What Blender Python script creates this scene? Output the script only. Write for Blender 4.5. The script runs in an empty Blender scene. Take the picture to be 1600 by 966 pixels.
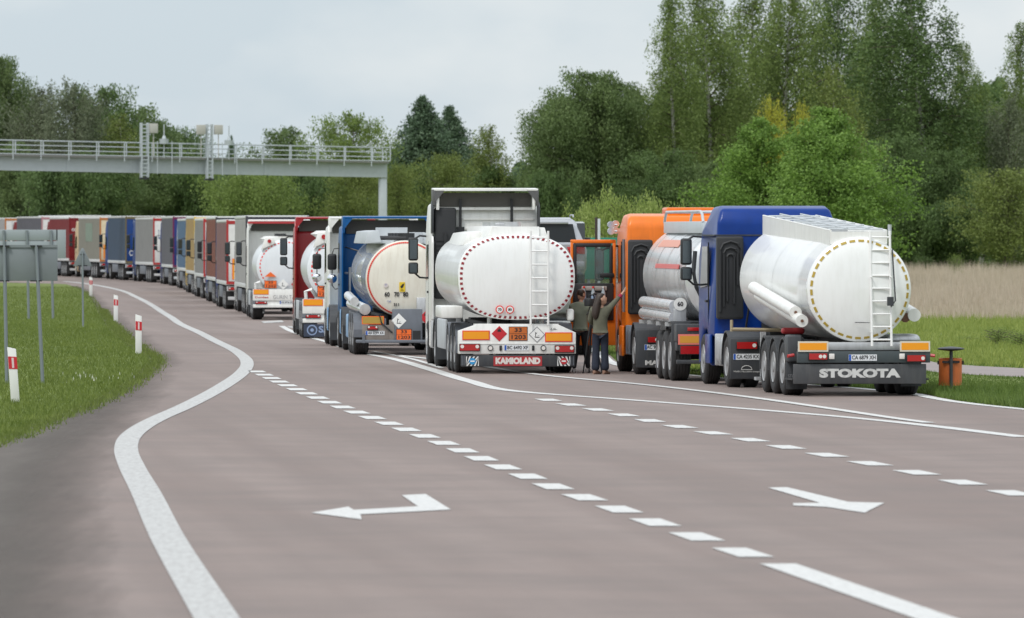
import bpy, bmesh, math, random
import numpy as np
from mathutils import Vector, Matrix
PI = math.pi
C = bpy.context.scene.collection
SC = bpy.context.scene

# ------------------------------------------------------------------ camera, sky, sun, exposure
F = 12700.0                      # focal length in pixels of a 1600 px wide frame (a long tele lens)
HZ = 363.0                       # row of the horizon
CAMZ = 3.0
cam = bpy.data.cameras.new("camera")
cam.sensor_width = 36.0
cam.lens = F / 1600 * 36
cam.clip_start = 1.0
cam.clip_end = 12000
cam.dof.use_dof = True
cam.dof.focus_distance = 172
cam.dof.aperture_fstop = 5.6
cam_o = bpy.data.objects.new("camera", cam)
C.objects.link(cam_o)
cam_o.location = (0, 0, CAMZ)
cam_o.rotation_euler = (PI / 2 - math.atan((483 - HZ) / F), 0, 0)
SC.camera = cam_o

SUN_EL, SUN_AZ = math.radians(52), math.radians(215)     # high, behind and left of the camera
world = bpy.data.worlds.new("World")
SC.world = world
world.use_nodes = True
nt = world.node_tree
nt.nodes.clear()
W_out = nt.nodes.new("ShaderNodeOutputWorld")
W_bg = nt.nodes.new("ShaderNodeBackground")
W_bg.inputs[1].default_value = 0.1
sky = nt.nodes.new("ShaderNodeTexSky")
sky.sky_type = 'NISHITA'
sky.sun_disc = False
sky.sun_elevation = SUN_EL
sky.sun_rotation = SUN_AZ
tc = nt.nodes.new("ShaderNodeTexCoord")
sep = nt.nodes.new("ShaderNodeSeparateXYZ")
nt.links.new(tc.outputs["Generated"], sep.inputs[0])
rmp = nt.nodes.new("ShaderNodeValToRGB")                 # overcast: brightest overhead
e = rmp.color_ramp.elements
e[0].position = 0.0; e[0].color = (7.1, 7.55, 7.85, 1)
e[1].position = 1.0; e[1].color = (12.6, 12.9, 13.3, 1)
x_ = rmp.color_ramp.elements.new(0.12); x_.color = (7.9, 8.3, 8.6, 1)
x_ = rmp.color_ramp.elements.new(0.5); x_.color = (11.2, 11.5, 12.0, 1)
nt.links.new(sep.outputs[2], rmp.inputs[0])
mp = nt.nodes.new("ShaderNodeMapping")
mp.inputs["Scale"].default_value = (11, 9, 20)
mp.inputs["Location"].default_value = (1.6, 0, 0.2)
nt.links.new(tc.outputs["Generated"], mp.inputs[0])
nz = nt.nodes.new("ShaderNodeTexNoise")
nz.inputs["Scale"].default_value = 2.2
nz.inputs["Detail"].default_value = 5
nz.inputs["Roughness"].default_value = 0.45
nt.links.new(mp.outputs[0], nz.inputs[0])
cr = nt.nodes.new("ShaderNodeValToRGB")
cr.color_ramp.elements[0].position = 0.38; cr.color_ramp.elements[0].color = (0.80, 0.865, 0.91, 1)
cr.color_ramp.elements[1].position = 0.62; cr.color_ramp.elements[1].color = (1.05, 1.045, 1.03, 1)
nt.links.new(nz.outputs[0], cr.inputs[0])
mul = nt.nodes.new("ShaderNodeMix"); mul.data_type = 'RGBA'; mul.blend_type = 'MULTIPLY'
mul.inputs[0].default_value = 1.0
nt.links.new(rmp.outputs[0], mul.inputs[6]); nt.links.new(cr.outputs[0], mul.inputs[7])
mix = nt.nodes.new("ShaderNodeMix"); mix.data_type = 'RGBA'
mix.inputs[0].default_value = 0.92
nt.links.new(sky.outputs[0], mix.inputs[6]); nt.links.new(mul.outputs[2], mix.inputs[7])
nt.links.new(mix.outputs[2], W_bg.inputs[0])
nt.links.new(W_bg.outputs[0], W_out.inputs[0])

sun = bpy.data.lights.new("sun", 'SUN')
sun.energy = 1.6
sun.angle = math.radians(12)
sun.color = (1.0, 0.965, 0.92)
sun_o = bpy.data.objects.new("sun", sun)
C.objects.link(sun_o)
sd = Vector((math.sin(SUN_AZ) * math.cos(SUN_EL), math.cos(SUN_AZ) * math.cos(SUN_EL), math.sin(SUN_EL)))
sun_o.rotation_euler = sd.to_track_quat('Z', 'Y').to_euler()

SC.view_settings.view_transform = 'Standard'
SC.view_settings.look = 'None'
SC.view_settings.gamma = 1.0
SC.view_settings.exposure = 0.1
SC.view_settings.use_curve_mapping = False
SC.cycles.max_bounces = 6
SC.cycles.transparent_max_bounces = 6
SC.cycles.use_adaptive_sampling = True

# ------------------------------------------------------------------ ground height and pixel rays
GY = np.array(sorted(set([-60, -30] + list(range(0, 200, 20)) + list(range(200, 560, 10)) + [600, 700, 850, 1000, 1400, 2000, 3500, 6000])), float)
_k = [(-60, 0), (200, 0), (240, -.06), (300, -.25), (350, -.34), (420, -.25), (500, -.03), (540, 0), (6000, 0)]
def _g0(y):
    for (a, za), (b, zb) in zip(_k, _k[1:]):
        if y <= b:
            t = (y - a) / (b - a); t = t * t * (3 - 2 * t)
            return za + (zb - za) * t
    return 0.0
GZ = np.array([_g0(y) for y in GY])
def g(y): return float(np.interp(y, GY, GZ))
def S(Y): return F / Y
def XP(px, Y): return (px - 800) / F * Y
def ZP(py, Y): return CAMZ - (py - HZ) / F * Y
def unproj(px, py):
    Y = 150.0
    for _ in range(30): Y = F * (CAMZ - g(Y)) / (py - HZ)
    return XP(px, Y), Y

# ------------------------------------------------------------------ materials
MATS = {}
def mat(name, col, rough=0.5, metal=0.0, var=0.0, vscale=3.0, dirt=0.0, dirtcol=(.09, .08, .065), bump=0.0, bscale=40.0, coat=0.0, alpha=1.0, trans=0.0, emit=None, spec=0.5):
    if name in MATS: return MATS[name]
    m = bpy.data.materials.new(name); m.use_nodes = True
    n = m.node_tree; b = n.nodes["Principled BSDF"]
    b.inputs["Base Color"].default_value = (*col, 1)
    b.inputs["Roughness"].default_value = rough
    b.inputs["Metallic"].default_value = metal
    b.inputs["Specular IOR Level"].default_value = spec
    b.inputs["Coat Weight"].default_value = coat
    b.inputs["Alpha"].default_value = alpha
    if trans: b.inputs["Transmission Weight"].default_value = trans
    if emit:
        b.inputs["Emission Color"].default_value = (*emit[:3], 1); b.inputs["Emission Strength"].default_value = emit[3]
    t = n.nodes.new("ShaderNodeTexCoord")
    out = None
    if var > 0:
        nz = n.nodes.new("ShaderNodeTexNoise"); nz.inputs["Scale"].default_value = vscale; nz.inputs["Detail"].default_value = 6
        n.links.new(t.outputs["Object"], nz.inputs[0])
        r = n.nodes.new("ShaderNodeMapRange"); r.inputs[1].default_value = .3; r.inputs[2].default_value = .7
        r.inputs[3].default_value = 1 - var; r.inputs[4].default_value = 1 + var
        n.links.new(nz.outputs[0], r.inputs[0])
        mx = n.nodes.new("ShaderNodeMix"); mx.data_type = 'RGBA'; mx.blend_type = 'MULTIPLY'; mx.inputs[0].default_value = 1
        mx.inputs[6].default_value = (*col, 1); n.links.new(r.outputs[0], mx.inputs[7])
        out = mx.outputs[2]
    if dirt > 0:
        mpp = n.nodes.new("ShaderNodeMapping"); mpp.inputs["Scale"].default_value = (5, 5, .7)
        n.links.new(t.outputs["Object"], mpp.inputs[0])
        nz2 = n.nodes.new("ShaderNodeTexNoise"); nz2.inputs["Scale"].default_value = 2.4; nz2.inputs["Detail"].default_value = 8; nz2.inputs["Roughness"].default_value = .65
        n.links.new(mpp.outputs[0], nz2.inputs[0])
        r2 = n.nodes.new("ShaderNodeMapRange"); r2.inputs[1].default_value = .46; r2.inputs[2].default_value = .78; r2.inputs[3].default_value = 0; r2.inputs[4].default_value = dirt
        n.links.new(nz2.outputs[0], r2.inputs[0])
        mx2 = n.nodes.new("ShaderNodeMix"); mx2.data_type = 'RGBA'
        n.links.new(r2.outputs[0], mx2.inputs[0])
        if out: n.links.new(out, mx2.inputs[6])
        else: mx2.inputs[6].default_value = (*col, 1)
        mx2.inputs[7].default_value = (*dirtcol, 1)
        out = mx2.outputs[2]
    if out: n.links.new(out, b.inputs["Base Color"])
    if bump > 0:
        nb = n.nodes.new("ShaderNodeTexNoise"); nb.inputs["Scale"].default_value = bscale; nb.inputs["Detail"].default_value = 4
        n.links.new(t.outputs["Object"], nb.inputs[0])
        bp = n.nodes.new("ShaderNodeBump"); bp.inputs["Strength"].default_value = bump; bp.inputs["Distance"].default_value = .02
        n.links.new(nb.outputs[0], bp.inputs["Height"]); n.links.new(bp.outputs[0], b.inputs["Normal"])
    MATS[name] = m
    return m

white = mat("white_paint", (.80, .80, .77), .32, var=.04, dirt=.25, dirtcol=(.38, .35, .30))
white2 = mat("clean_white", (.82, .82, .80), .35, var=.03)
tank_w = mat("tank_white", (.85, .86, .84), .16, var=.02, vscale=1.2, dirt=.16, dirtcol=(.50, .48, .42), coat=.6)
tank_c = mat("tank_cream", (.74, .71, .62), .3, var=.06, vscale=1.3, dirt=.3, dirtcol=(.42, .33, .22))
tank_g = mat("tank_grey_white", (.74, .77, .80), .28, var=.04, vscale=1.2, dirt=.15, dirtcol=(.4, .4, .38))
tank_s = mat("tank_side_silver", (.82, .83, .82), .24, metal=.0, var=.03, vscale=1.1, coat=.2, dirt=.24, dirtcol=(.45, .44, .40))
steel = mat("brushed_steel", (.74, .76, .77), .24, metal=.5, var=.10, vscale=2.2, dirt=.3, dirtcol=(.3, .28, .25))
alu = mat("dull_aluminium", (.52, .53, .54), .45, metal=.6, var=.1, dirt=.3)
galv = mat("galvanised", (.50, .53, .55), .5, metal=.25, var=.08)
blue_a = mat("bright_blue_paint", (.001, .085, .27), .4, spec=.25, var=.06, dirt=.12, coat=.2)
blue_b = mat("deep_blue_paint", (.002, .034, .215), .32, var=.10, dirt=.10, dirtcol=(.03, .06, .16), coat=.10, spec=.22)
orange = mat("orange_paint", (.80, .185, .015), .3, var=.08, dirt=.2, dirtcol=(.3, .1, .03), coat=.2, spec=.3)
red_c = mat("red_cab_paint", (.34, .012, .018), .3, var=.06, dirt=.15)
black = mat("black_plastic", (.018, .019, .021), .5, var=.2)
dgrey = mat("dark_grey_plastic", (.04, .044, .05), .5, var=.15, dirt=.25, dirtcol=(.13, .12, .105))
mgrey = mat("mid_grey_steel", (.14, .155, .18), .5, var=.12, dirt=.2)
chass = mat("chassis_black", (.022, .022, .024), .6, var=.3, dirt=.35, dirtcol=(.07, .06, .05))
rubber = mat("tyre_rubber", (.022, .022, .023), .75, var=.25, vscale=6, dirt=.4, dirtcol=(.075, .068, .06))
rimm = mat("wheel_steel", (.34, .345, .35), .45, metal=.3, dirt=.5, dirtcol=(.12, .1, .08))
glass = mat("dark_glass", (.012, .016, .018), .06, spec=.8)
mirrord = mat("dark_mirror_glass", (.10, .12, .13), .12, metal=.8)
mirrorm = mat("mirror_glass", (.35, .4, .42), .08, metal=.9)
chrome = mat("chrome", (.75, .77, .8), .12, metal=1.0)
redl = mat("red_lens", (.42, .012, .012), .2, spec=.7)
whl = mat("white_lens", (.75, .72, .68), .2)
amber = mat("amber_reflector", (.86, .33, .01), .35)
redr = mat("red_reflector", (.78, .035, .02), .4)
maroon = mat("maroon_tape", (.27, .012, .022), .45)
ylwt = mat("yellow_tape", (.55, .38, .04), .5)
adr = mat("orange_plate", (.55, .14, .025), .45, var=.12, vscale=8)
adr2 = mat("bright_orange_plate", (.85, .15, .02), .45)
ink = mat("black_ink", (.015, .015, .018), .5)
inkg = mat("grey_ink", (.30, .30, .31), .5)
platew = mat("plate_white", (.72, .74, .76), .4)
euro = mat("plate_blue", (.01, .09, .45), .4)
redp = mat("red_panel", (.42, .03, .035), .45, var=.05)
ltext = mat("light_lettering", (.62, .62, .60), .5, dirt=.5, dirtcol=(.2, .2, .2))
pinkb = mat("salmon_border", (.80, .22, .17), .5)
paleblue = mat("pale_blue_paint", (.22, .38, .58), .45, dirt=.3)
yellow = mat("yellow_paint", (.75, .48, .02), .4, dirt=.15)
hose = mat("hose_rubber", (.025, .027, .03), .45)

# ------------------------------------------------------------------ mesh builder
class MB:
    def __init__(s): s.v = []; s.f = []; s.mi = []; s.cur = 0; s.M = Matrix.Identity(4)
    def add(s, vs, fs):
        o = len(s.v)
        s.v += [tuple(s.M @ Vector(p)) for p in vs]
        s.f += [tuple(i + o for i in f) for f in fs]
        s.mi += [s.cur] * len(fs)
        return s
    def bm(s, b):
        b.verts.index_update()
        s.add([v.co[:] for v in b.verts], [[v.index for v in f.verts] for f in b.faces]); b.free(); return s
    def box(s, x0, x1, y0, y1, z0, z1, b=0, seg=2):
        if x0 > x1: x0, x1 = x1, x0
        if y0 > y1: y0, y1 = y1, y0
        if z0 > z1: z0, z1 = z1, z0
        vs = [(x, y, z) for x in (x0, x1) for y in (y0, y1) for z in (z0, z1)]
        fs = [(0, 1, 3, 2), (4, 6, 7, 5), (0, 4, 5, 1), (2, 3, 7, 6), (0, 2, 6, 4), (1, 5, 7, 3)]
        if not b: return s.add(vs, fs)
        m = bmesh.new(); q = [m.verts.new(v) for v in vs]
        for f in fs: m.faces.new([q[i] for i in f])
        b = min(b, (x1 - x0) * .49, (y1 - y0) * .49, (z1 - z0) * .49)
        bmesh.ops.bevel(m, geom=m.edges[:], offset=b, segments=seg, affect='EDGES', profile=.5)
        return s.bm(m)
    def prism(s, pts, ax, a, b, bev=0, seg=2):
        def P(p, t): return (t, p[0], p[1]) if ax == 'x' else ((p[0], t, p[1]) if ax == 'y' else (p[0], p[1], t))
        m = bmesh.new()
        A = [m.verts.new(P(p, a)) for p in pts]; B = [m.verts.new(P(p, b)) for p in pts]
        n = len(pts); m.faces.new(A); m.faces.new(B[::-1])
        for i in range(n): m.faces.new([A[i], B[i], B[(i + 1) % n], A[(i + 1) % n]])
        bmesh.ops.recalc_face_normals(m, faces=m.faces[:])
        if bev: bmesh.ops.bevel(m, geom=m.edges[:], offset=bev, segments=seg, affect='EDGES', profile=.5)
        return s.bm(m)
    def rings(s, rs, cap=True):
        n = len(rs[0]); vs = [p for r in rs for p in r]; fs = []
        for k in range(len(rs) - 1):
            for i in range(n):
                j = (i + 1) % n
                fs.append((k * n + i, k * n + j, (k + 1) * n + j, (k + 1) * n + i))
        if cap:
            fs.append(tuple(range(n))[::-1]); fs.append(tuple((len(rs) - 1) * n + i for i in range(n)))
        return s.add(vs, fs)
    def tube(s, pts, r, n=8, cap=True):
        pts = [Vector(p) for p in pts]; rs = []
        rad = r if isinstance(r, (list, tuple)) else [r] * len(pts)
        up = Vector((0, 0, 1))
        for i, p in enumerate(pts):
            d = (pts[min(i + 1, len(pts) - 1)] - pts[max(i - 1, 0)]).normalized()
            u = up if abs(d.dot(up)) < .95 else Vector((0, 1, 0))
            a = d.cross(u).normalized(); b = a.cross(d).normalized()
            rs.append([tuple(p + (a * math.cos(t) + b * math.sin(t)) * rad[i]) for t in [2 * PI * k / n for k in range(n)]])
        return s.rings(rs, cap)
    def disc(s, x, y, z, r, t=.006, n=20):      # a thin disc facing -y
        return s.tube([(x, y, z), (x, y - t, z)], r, n)
    def lathe(s, prof, n=32, ax='x'):            # prof: (axial, radius)
        rs = []
        for a, r in prof:
            rs.append([(a, r * math.cos(t), r * math.sin(t)) if ax == 'x' else (r * math.cos(t), r * math.sin(t), a) for t in [2 * PI * k / n for k in range(n)]])
        return s.rings(rs, True)
    def build(s, name, mats, parent=None, smooth=True, angle=38):
        me = bpy.data.meshes.new(name)
        me.from_pydata(s.v, [], s.f)
        if not isinstance(mats, (list, tuple)): mats = [mats]
        for m in mats: me.materials.append(m)
        if len(mats) > 1: me.polygons.foreach_set("material_index", s.mi)
        if smooth:
            me.polygons.foreach_set("use_smooth", [True] * len(me.polygons))
            me.set_sharp_from_angle(angle=math.radians(angle))
        me.update()
        o = bpy.data.objects.new(name, me); C.objects.link(o)
        if parent is not None: o.parent = parent
        return o

def build_each(b, name, mats, parent=None, smooth=True, gap=.012):
    """one object per connected piece; pieces whose boxes touch stay together"""
    n = len(b.v); p = list(range(n))
    def fd(i):
        while p[i] != i: p[i] = p[p[i]]; i = p[i]
        return i
    for f in b.f:
        a = fd(f[0])
        for i in f[1:]: p[fd(i)] = a
    comp = {}
    for i in range(n): comp.setdefault(fd(i), []).append(i)
    V = np.array(b.v); boxes = [[V[c].min(0) - gap, V[c].max(0) + gap, set([k])] for k, c in comp.items()]
    ch = True
    while ch:
        ch = False
        for i in range(len(boxes)):
            for j in range(i + 1, len(boxes)):
                if np.all(boxes[i][0] <= boxes[j][1]) and np.all(boxes[j][0] <= boxes[i][1]):
                    boxes[i] = [np.minimum(boxes[i][0], boxes[j][0]), np.maximum(boxes[i][1], boxes[j][1]), boxes[i][2] | boxes[j][2]]
                    boxes.pop(j); ch = True; break
            if ch: break
    out = []
    for lo, hi, ks in boxes:
        q = MB(); mp_ = {}
        for f, mi in zip(b.f, b.mi):
            if fd(f[0]) in ks:
                for i in f:
                    if i not in mp_: mp_[i] = len(q.v); q.v.append(b.v[i])
                q.f.append(tuple(mp_[i] for i in f)); q.mi.append(mi)
        out.append(q.build(name, mats, parent, smooth))
    return out
def tag(o, label, cat, group=None):
    o["label"] = label; o["category"] = cat
    if group: o["group"] = group
    return o
def thing(name, label, cat, loc=(0, 0, 0), rz=0, group=None):
    o = bpy.data.objects.new(name, None); C.objects.link(o)
    o.location = loc; o.rotation_euler = (0, 0, rz); o.empty_display_size = .2
    return tag(o, label, cat, group)
def struct(o, kind="structure"):
    o["kind"] = kind; return o
def link_copy(o, parent, loc=None):
    c = o.copy(); C.objects.link(c); c.parent = parent
    if loc is not None: c.location = loc
    return c
def text(body, m, parent, x, y, z, size, name="lettering", w=None, bold=0.0, ext=.003, rz=0, shear=0.0):
    cu = bpy.data.curves.new(name, 'FONT'); cu.body = body; cu.size = size; cu.align_x = 'CENTER'; cu.align_y = 'CENTER'
    cu.extrude = ext; cu.offset = bold; cu.resolution_u = 3; cu.shear = shear
    t = bpy.data.objects.new("t", cu); C.objects.link(t)
    dg = bpy.context.evaluated_depsgraph_get()
    me = bpy.data.meshes.new_from_object(t.evaluated_get(dg)); me.name = name
    bpy.data.objects.remove(t)
    sx = 1.0
    if w:
        xs = [v.co.x for v in me.vertices]
        sx = w / max(1e-6, max(xs) - min(xs))
    R = Matrix.Rotation(rz, 4, 'Z') @ Matrix.Rotation(PI / 2, 4, 'X') @ Matrix.Diagonal((sx, 1, 1, 1))
    me.transform(Matrix.Translation((x, y, z)) @ R)
    me.materials.clear(); me.materials.append(m)
    o = bpy.data.objects.new(name, me); C.objects.link(o); o.parent = parent
    return o

# ================================================================== SETTING
rng = random.Random(7); nr = np.random.RandomState(7)

# ---- ground material family
def ground_mat(name, c1, c2, c3, s1=.25, s2=2.5, rough=.9, bump=.3, stretch=None, fine=60.0):
    m = bpy.data.materials.new(name); m.use_nodes = True; n = m.node_tree; b = n.nodes["Principled BSDF"]
    b.inputs["Roughness"].default_value = rough; b.inputs["Specular IOR Level"].default_value = .25
    t = n.nodes.new("ShaderNodeTexCoord"); src = t.outputs["Object"]
    if stretch:
        q0 = n.nodes.new("ShaderNodeMapping"); q0.inputs["Rotation"].default_value = (0, 0, stretch[3]); n.links.new(src, q0.inputs[0])
        q = n.nodes.new("ShaderNodeMapping"); q.inputs["Scale"].default_value = stretch[:3]
        n.links.new(q0.outputs[0], q.inputs[0]); st = q.outputs[0]
    else: st = src
    a = n.nodes.new("ShaderNodeTexNoise"); a.inputs["Scale"].default_value = s1; a.inputs["Detail"].default_value = 5; n.links.new(st, a.inputs[0])
    c = n.nodes.new("ShaderNodeTexNoise"); c.inputs["Scale"].default_value = s2; c.inputs["Detail"].default_value = 8; c.inputs["Roughness"].default_value = .7; n.links.new(src, c.inputs[0])
    r1 = n.nodes.new("ShaderNodeMapRange"); r1.inputs[1].default_value = .35; r1.inputs[2].default_value = .65; n.links.new(a.outputs[0], r1.inputs[0])
    r2 = n.nodes.new("ShaderNodeMapRange"); r2.inputs[1].default_value = .4; r2.inputs[2].default_value = .72; r2.inputs[4].default_value = .8; n.links.new(c.outputs[0], r2.inputs[0])
    m1 = n.nodes.new("ShaderNodeMix"); m1.data_type = 'RGBA'; m1.inputs[6].default_value = (*c1, 1); m1.inputs[7].default_value = (*c2, 1); n.links.new(r1.outputs[0], m1.inputs[0])
    m2 = n.nodes.new("ShaderNodeMix"); m2.data_type = 'RGBA'; m2.inputs[7].default_value = (*c3, 1); n.links.new(m1.outputs[2], m2.inputs[6]); n.links.new(r2.outputs[0], m2.inputs[0])
    n.links.new(m2.outputs[2], b.inputs["Base Color"])
    f = n.nodes.new("ShaderNodeTexNoise"); f.inputs["Scale"].default_value = fine; n.links.new(src, f.inputs[0])
    bp = n.nodes.new("ShaderNodeBump"); bp.inputs["Strength"].default_value = bump; bp.inputs["Distance"].default_value = .01
    n.links.new(f.outputs[0], bp.inputs["Height"]); n.links.new(bp.outputs[0], b.inputs["Normal"])
    MATS[name] = m
    return m
m_grass = ground_mat("grass_ground", (.13, .17, .038), (.17, .21, .052), (.09, .13, .03), .12, 1.2, bump=.6)
m_asph = ground_mat("worn_asphalt", (.214, .170, .153), (.260, .210, .190), (.180, .152, .140), .9, .35, rough=.8, bump=.35, stretch=(1, .03, 1, -.085), fine=70)
m_verge = ground_mat("dusty_verge", (.140, .124, .110), (.120, .107, .095), (.095, .086, .077), .6, 3.0, rough=.95, bump=.6, stretch=(1, .25, 1, 0))
m_path = ground_mat("path_paving", (.30, .26, .25), (.27, .24, .23), (.25, .225, .22), .4, 2)
def paint_mat(name, w0=.55, amt=.55):
    m = bpy.data.materials.new(name); m.use_nodes = True; n = m.node_tree; b = n.nodes["Principled BSDF"]
    b.inputs["Roughness"].default_value = .6
    t = n.nodes.new("ShaderNodeTexCoord"); src = t.outputs["Object"]
    q = n.nodes.new("ShaderNodeMapping"); q.inputs["Scale"].default_value = (9, 1.2, 1); q.inputs["Rotation"].default_value = (0, 0, .12); n.links.new(src, q.inputs[0])
    a = n.nodes.new("ShaderNodeTexNoise"); a.inputs["Scale"].default_value = 1.6; a.inputs["Detail"].default_value = 9; a.inputs["Roughness"].default_value = .75; n.links.new(q.outputs[0], a.inputs[0])
    r1 = n.nodes.new("ShaderNodeMapRange"); r1.inputs[1].default_value = .42; r1.inputs[2].default_value = .8; r1.inputs[4].default_value = amt; n.links.new(a.outputs[0], r1.inputs[0])
    m1 = n.nodes.new("ShaderNodeMix"); m1.data_type = 'RGBA'; m1.inputs[6].default_value = (w0, w0, w0 * .97, 1); m1.inputs[7].default_value = (.22, .20, .19, 1); n.links.new(r1.outputs[0], m1.inputs[0])
    n.links.new(m1.outputs[2], b.inputs["Base Color"])
    return m
m_paint = paint_mat("road_paint", .60, .42)
m_paint_w = paint_mat("worn_road_paint", .48, .85)

def curve_fn(pts):
    pts = sorted(pts, key=lambda p: p[1]); Y = np.array([p[1] for p in pts]); X = np.array([p[0] for p in pts])
    dl = np.diff(X) / np.diff(Y); m = np.zeros(len(X)); m[0] = dl[0]; m[-1] = dl[-1]
    m[1:-1] = (dl[1:] * np.diff(Y)[:-1] + dl[:-1] * np.diff(Y)[1:]) / (Y[2:] - Y[:-2])
    def fn(y):
        if y <= Y[0]: return float(X[0] + m[0] * (y - Y[0]))
        if y >= Y[-1]: return float(X[-1] + m[-1] * (y - Y[-1]))
        i = int(np.searchsorted(Y, y) - 1); i = max(0, min(i, len(Y) - 2)); h = Y[i + 1] - Y[i]; t = (y - Y[i]) / h
        return float((2 * t**3 - 3 * t**2 + 1) * X[i] + (t**3 - 2 * t**2 + t) * h * m[i] + (-2 * t**3 + 3 * t**2) * X[i + 1] + (t**3 - t**2) * h * m[i + 1])
    return fn
def strip(name, L, R, y0, y1, dz, m, step=4.0, parent=None, kind=True):
    ys = sorted(set([y0, y1] + [float(y) for y in GY if y0 < y < y1] + [y for y in np.arange(y0, min(y1, 620), step).tolist()]))
    vs = []; fs = []
    for y in ys:
        z = g(y) + dz
        vs += [(L(y), y, z), (R(y), y, z)]
    for i in range(len(ys) - 1): fs.append((2 * i, 2 * i + 1, 2 * i + 3, 2 * i + 2))
    b = MB(); b.add(vs, fs); o = b.build(name, m, parent, smooth=False)
    if kind: struct(o)
    return o

# one ground sheet to the horizon
xs = [-2500, -900, -300, -120, -60, -30, -15, 0, 15, 30, 60, 120, 300, 900, 2500]
b = MB(); vs = []; fs = []
for y in GY:
    for x in xs: vs.append((x, y, g(y)))
nx = len(xs)
for j in range(len(GY) - 1):
    for i in range(nx - 1): fs.append((j * nx + i, j * nx + i + 1, (j + 1) * nx + i + 1, (j + 1) * nx + i))
b.add(vs, fs); struct(b.build("ground", m_grass, smooth=False))

# left border of the carriageway: grass edge, dusty verge edge
GE = [(4, 694), (96, 656), (153, 633), (207, 604), (226, 590), (238, 578), (247, 567), (246, 560), (226, 548), (191, 521), (168, 495), (153, 472), (130, 452), (92, 441), (60, 436.5)]
grassL = curve_fn([unproj(*p) for p in GE] + [(-7.9, 62), (-7.95, 95)])
VE = [(272, 556), (262, 600), (232, 640), (190, 690), (165, 760), (165, 860), (180, 966), (250, 541), (214, 512), (184, 488), (160, 468), (136, 451), (96, 441)]
_vr = curve_fn([unproj(*p) for p in VE])
def vergeR(y): return _vr(y) + .35
roadR = curve_fn([(24, 60), (16.5, 95), (11.6, 120), (8.75, 137.6), (8.0, 143), (7.72, 147), (7.6, 150), (6.9, 155), (4.7, 165), (2.75, 180), (2.3, 200), (1.6, 230), (0, 260), (-3, 300), (-7, 350), (-11, 400), (-15, 450), (-18.6, 500), (-24, 545), (-32, 600), (-60, 700)])
roadL = lambda y: grassL(y) - .15 if y < 480 else grassL(480) - .15 - (y - 480) * .42
strip("road", roadL, lambda y: roadR(y) + .12, -60, 660, .004, m_asph, 3)
def verge():
    ys = np.arange(40, 470, 1.0); vs = []; fs = []; ed = []; nc = 9
    for y in ys:
        a, c = grassL(y) - .25, vergeR(y)
        for k in range(nc): t = k / (nc - 1); vs.append((a + (c - a) * t, y, g(y) + .008)); ed.append((a + (c - a) * t - (c - 1.1)) / 1.1)
    for q in range(len(ys) - 1):
        for k in range(nc - 1): fs.append((q * nc + k, q * nc + k + 1, (q + 1) * nc + k + 1, (q + 1) * nc + k))
    b = MB(); b.add(vs, fs); o = b.build("gravel_verge", m_verge, smooth=False)
    at = o.data.attributes.new("edge", 'FLOAT', 'POINT'); at.data.foreach_set("value", ed); struct(o)
    n = m_verge.node_tree; bs = n.nodes["Principled BSDF"]; out = [q for q in n.nodes if q.type == 'OUTPUT_MATERIAL'][0]
    A = n.nodes.new("ShaderNodeAttribute"); A.attribute_name = "edge"; tc_ = n.nodes.new("ShaderNodeTexCoord")
    N = n.nodes.new("ShaderNodeTexNoise"); N.inputs["Scale"].default_value = 1.1; N.inputs["Detail"].default_value = 9; N.inputs["Roughness"].default_value = .7
    mp2 = n.nodes.new("ShaderNodeMapping"); mp2.inputs["Scale"].default_value = (1.8, .12, 1); n.links.new(tc_.outputs["Object"], mp2.inputs[0]); n.links.new(mp2.outputs[0], N.inputs[0])
    M1 = n.nodes.new("ShaderNodeMath"); M1.operation = 'MULTIPLY_ADD'; n.links.new(N.outputs[0], M1.inputs[0]); M1.inputs[1].default_value = -.9; n.links.new(A.outputs["Fac"], M1.inputs[2])
    R_ = n.nodes.new("ShaderNodeMapRange"); R_.inputs[1].default_value = -1.0; R_.inputs[2].default_value = .35; n.links.new(M1.outputs[0], R_.inputs[0])
    T_ = n.nodes.new("ShaderNodeBsdfTransparent"); X = n.nodes.new("ShaderNodeMixShader"); n.links.new(R_.outputs[0], X.inputs[0]); n.links.new(bs.outputs[0], X.inputs[1]); n.links.new(T_.outputs[0], X.inputs[2]); n.links.new(X.outputs[0], out.inputs[0])
verge()

# painted lines
def wline(name, pts, wpx, m, y0=None, y1=None, dz=.012):
    w = [unproj(*p) for p in pts]; fn = curve_fn(w)
    half = curve_fn([(q * .5, p[1]) for p, q in zip(w, wpx)])
    a = min(p[1] for p in w) if y0 is None else y0; c = max(p[1] for p in w) if y1 is None else y1
    return strip(name, lambda y: fn(y) - half(y), lambda y: fn(y) + half(y), a, c, dz, m, 1.5)
LL = [(337, 966), (261, 840), (228, 771), (205, 728), (197, 705), (202, 685), (222, 668), (246, 655), (280, 640), (355, 600), (378, 583), (386, 571), (385, 564), (374, 553), (340, 535), (300, 515), (265, 495), (240, 479), (214, 465), (188, 454), (150, 446), (100, 440)]
LW = [.36, .35, .35, .34, .33, .33, .33, .33, .34, .34, .32, .3, .3, .3, .3, .3, .3, .3, .3, .3, .35, .4]
wline("left_edge_line", LL, LW, m_paint_w, y0=52)
L1 = [(440, 510), (461, 520.5), (510, 534.5), (580, 555), (601, 558.8), (671, 577.5), (736, 597), (800, 611.5), (1000, 627), (1200, 642.5), (1350, 655.5), (1450, 666), (1600, 684)]
wline("channel_line", L1, [.2, .2, .2, .2, .22, .3, .3, .28, .26, .26, .26, .3, .3], m_paint)
wline("channel_branch_line", [(583, 550), (640, 561), (690, 576)], [.12, .14, .14], m_paint, dz=.016)
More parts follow.
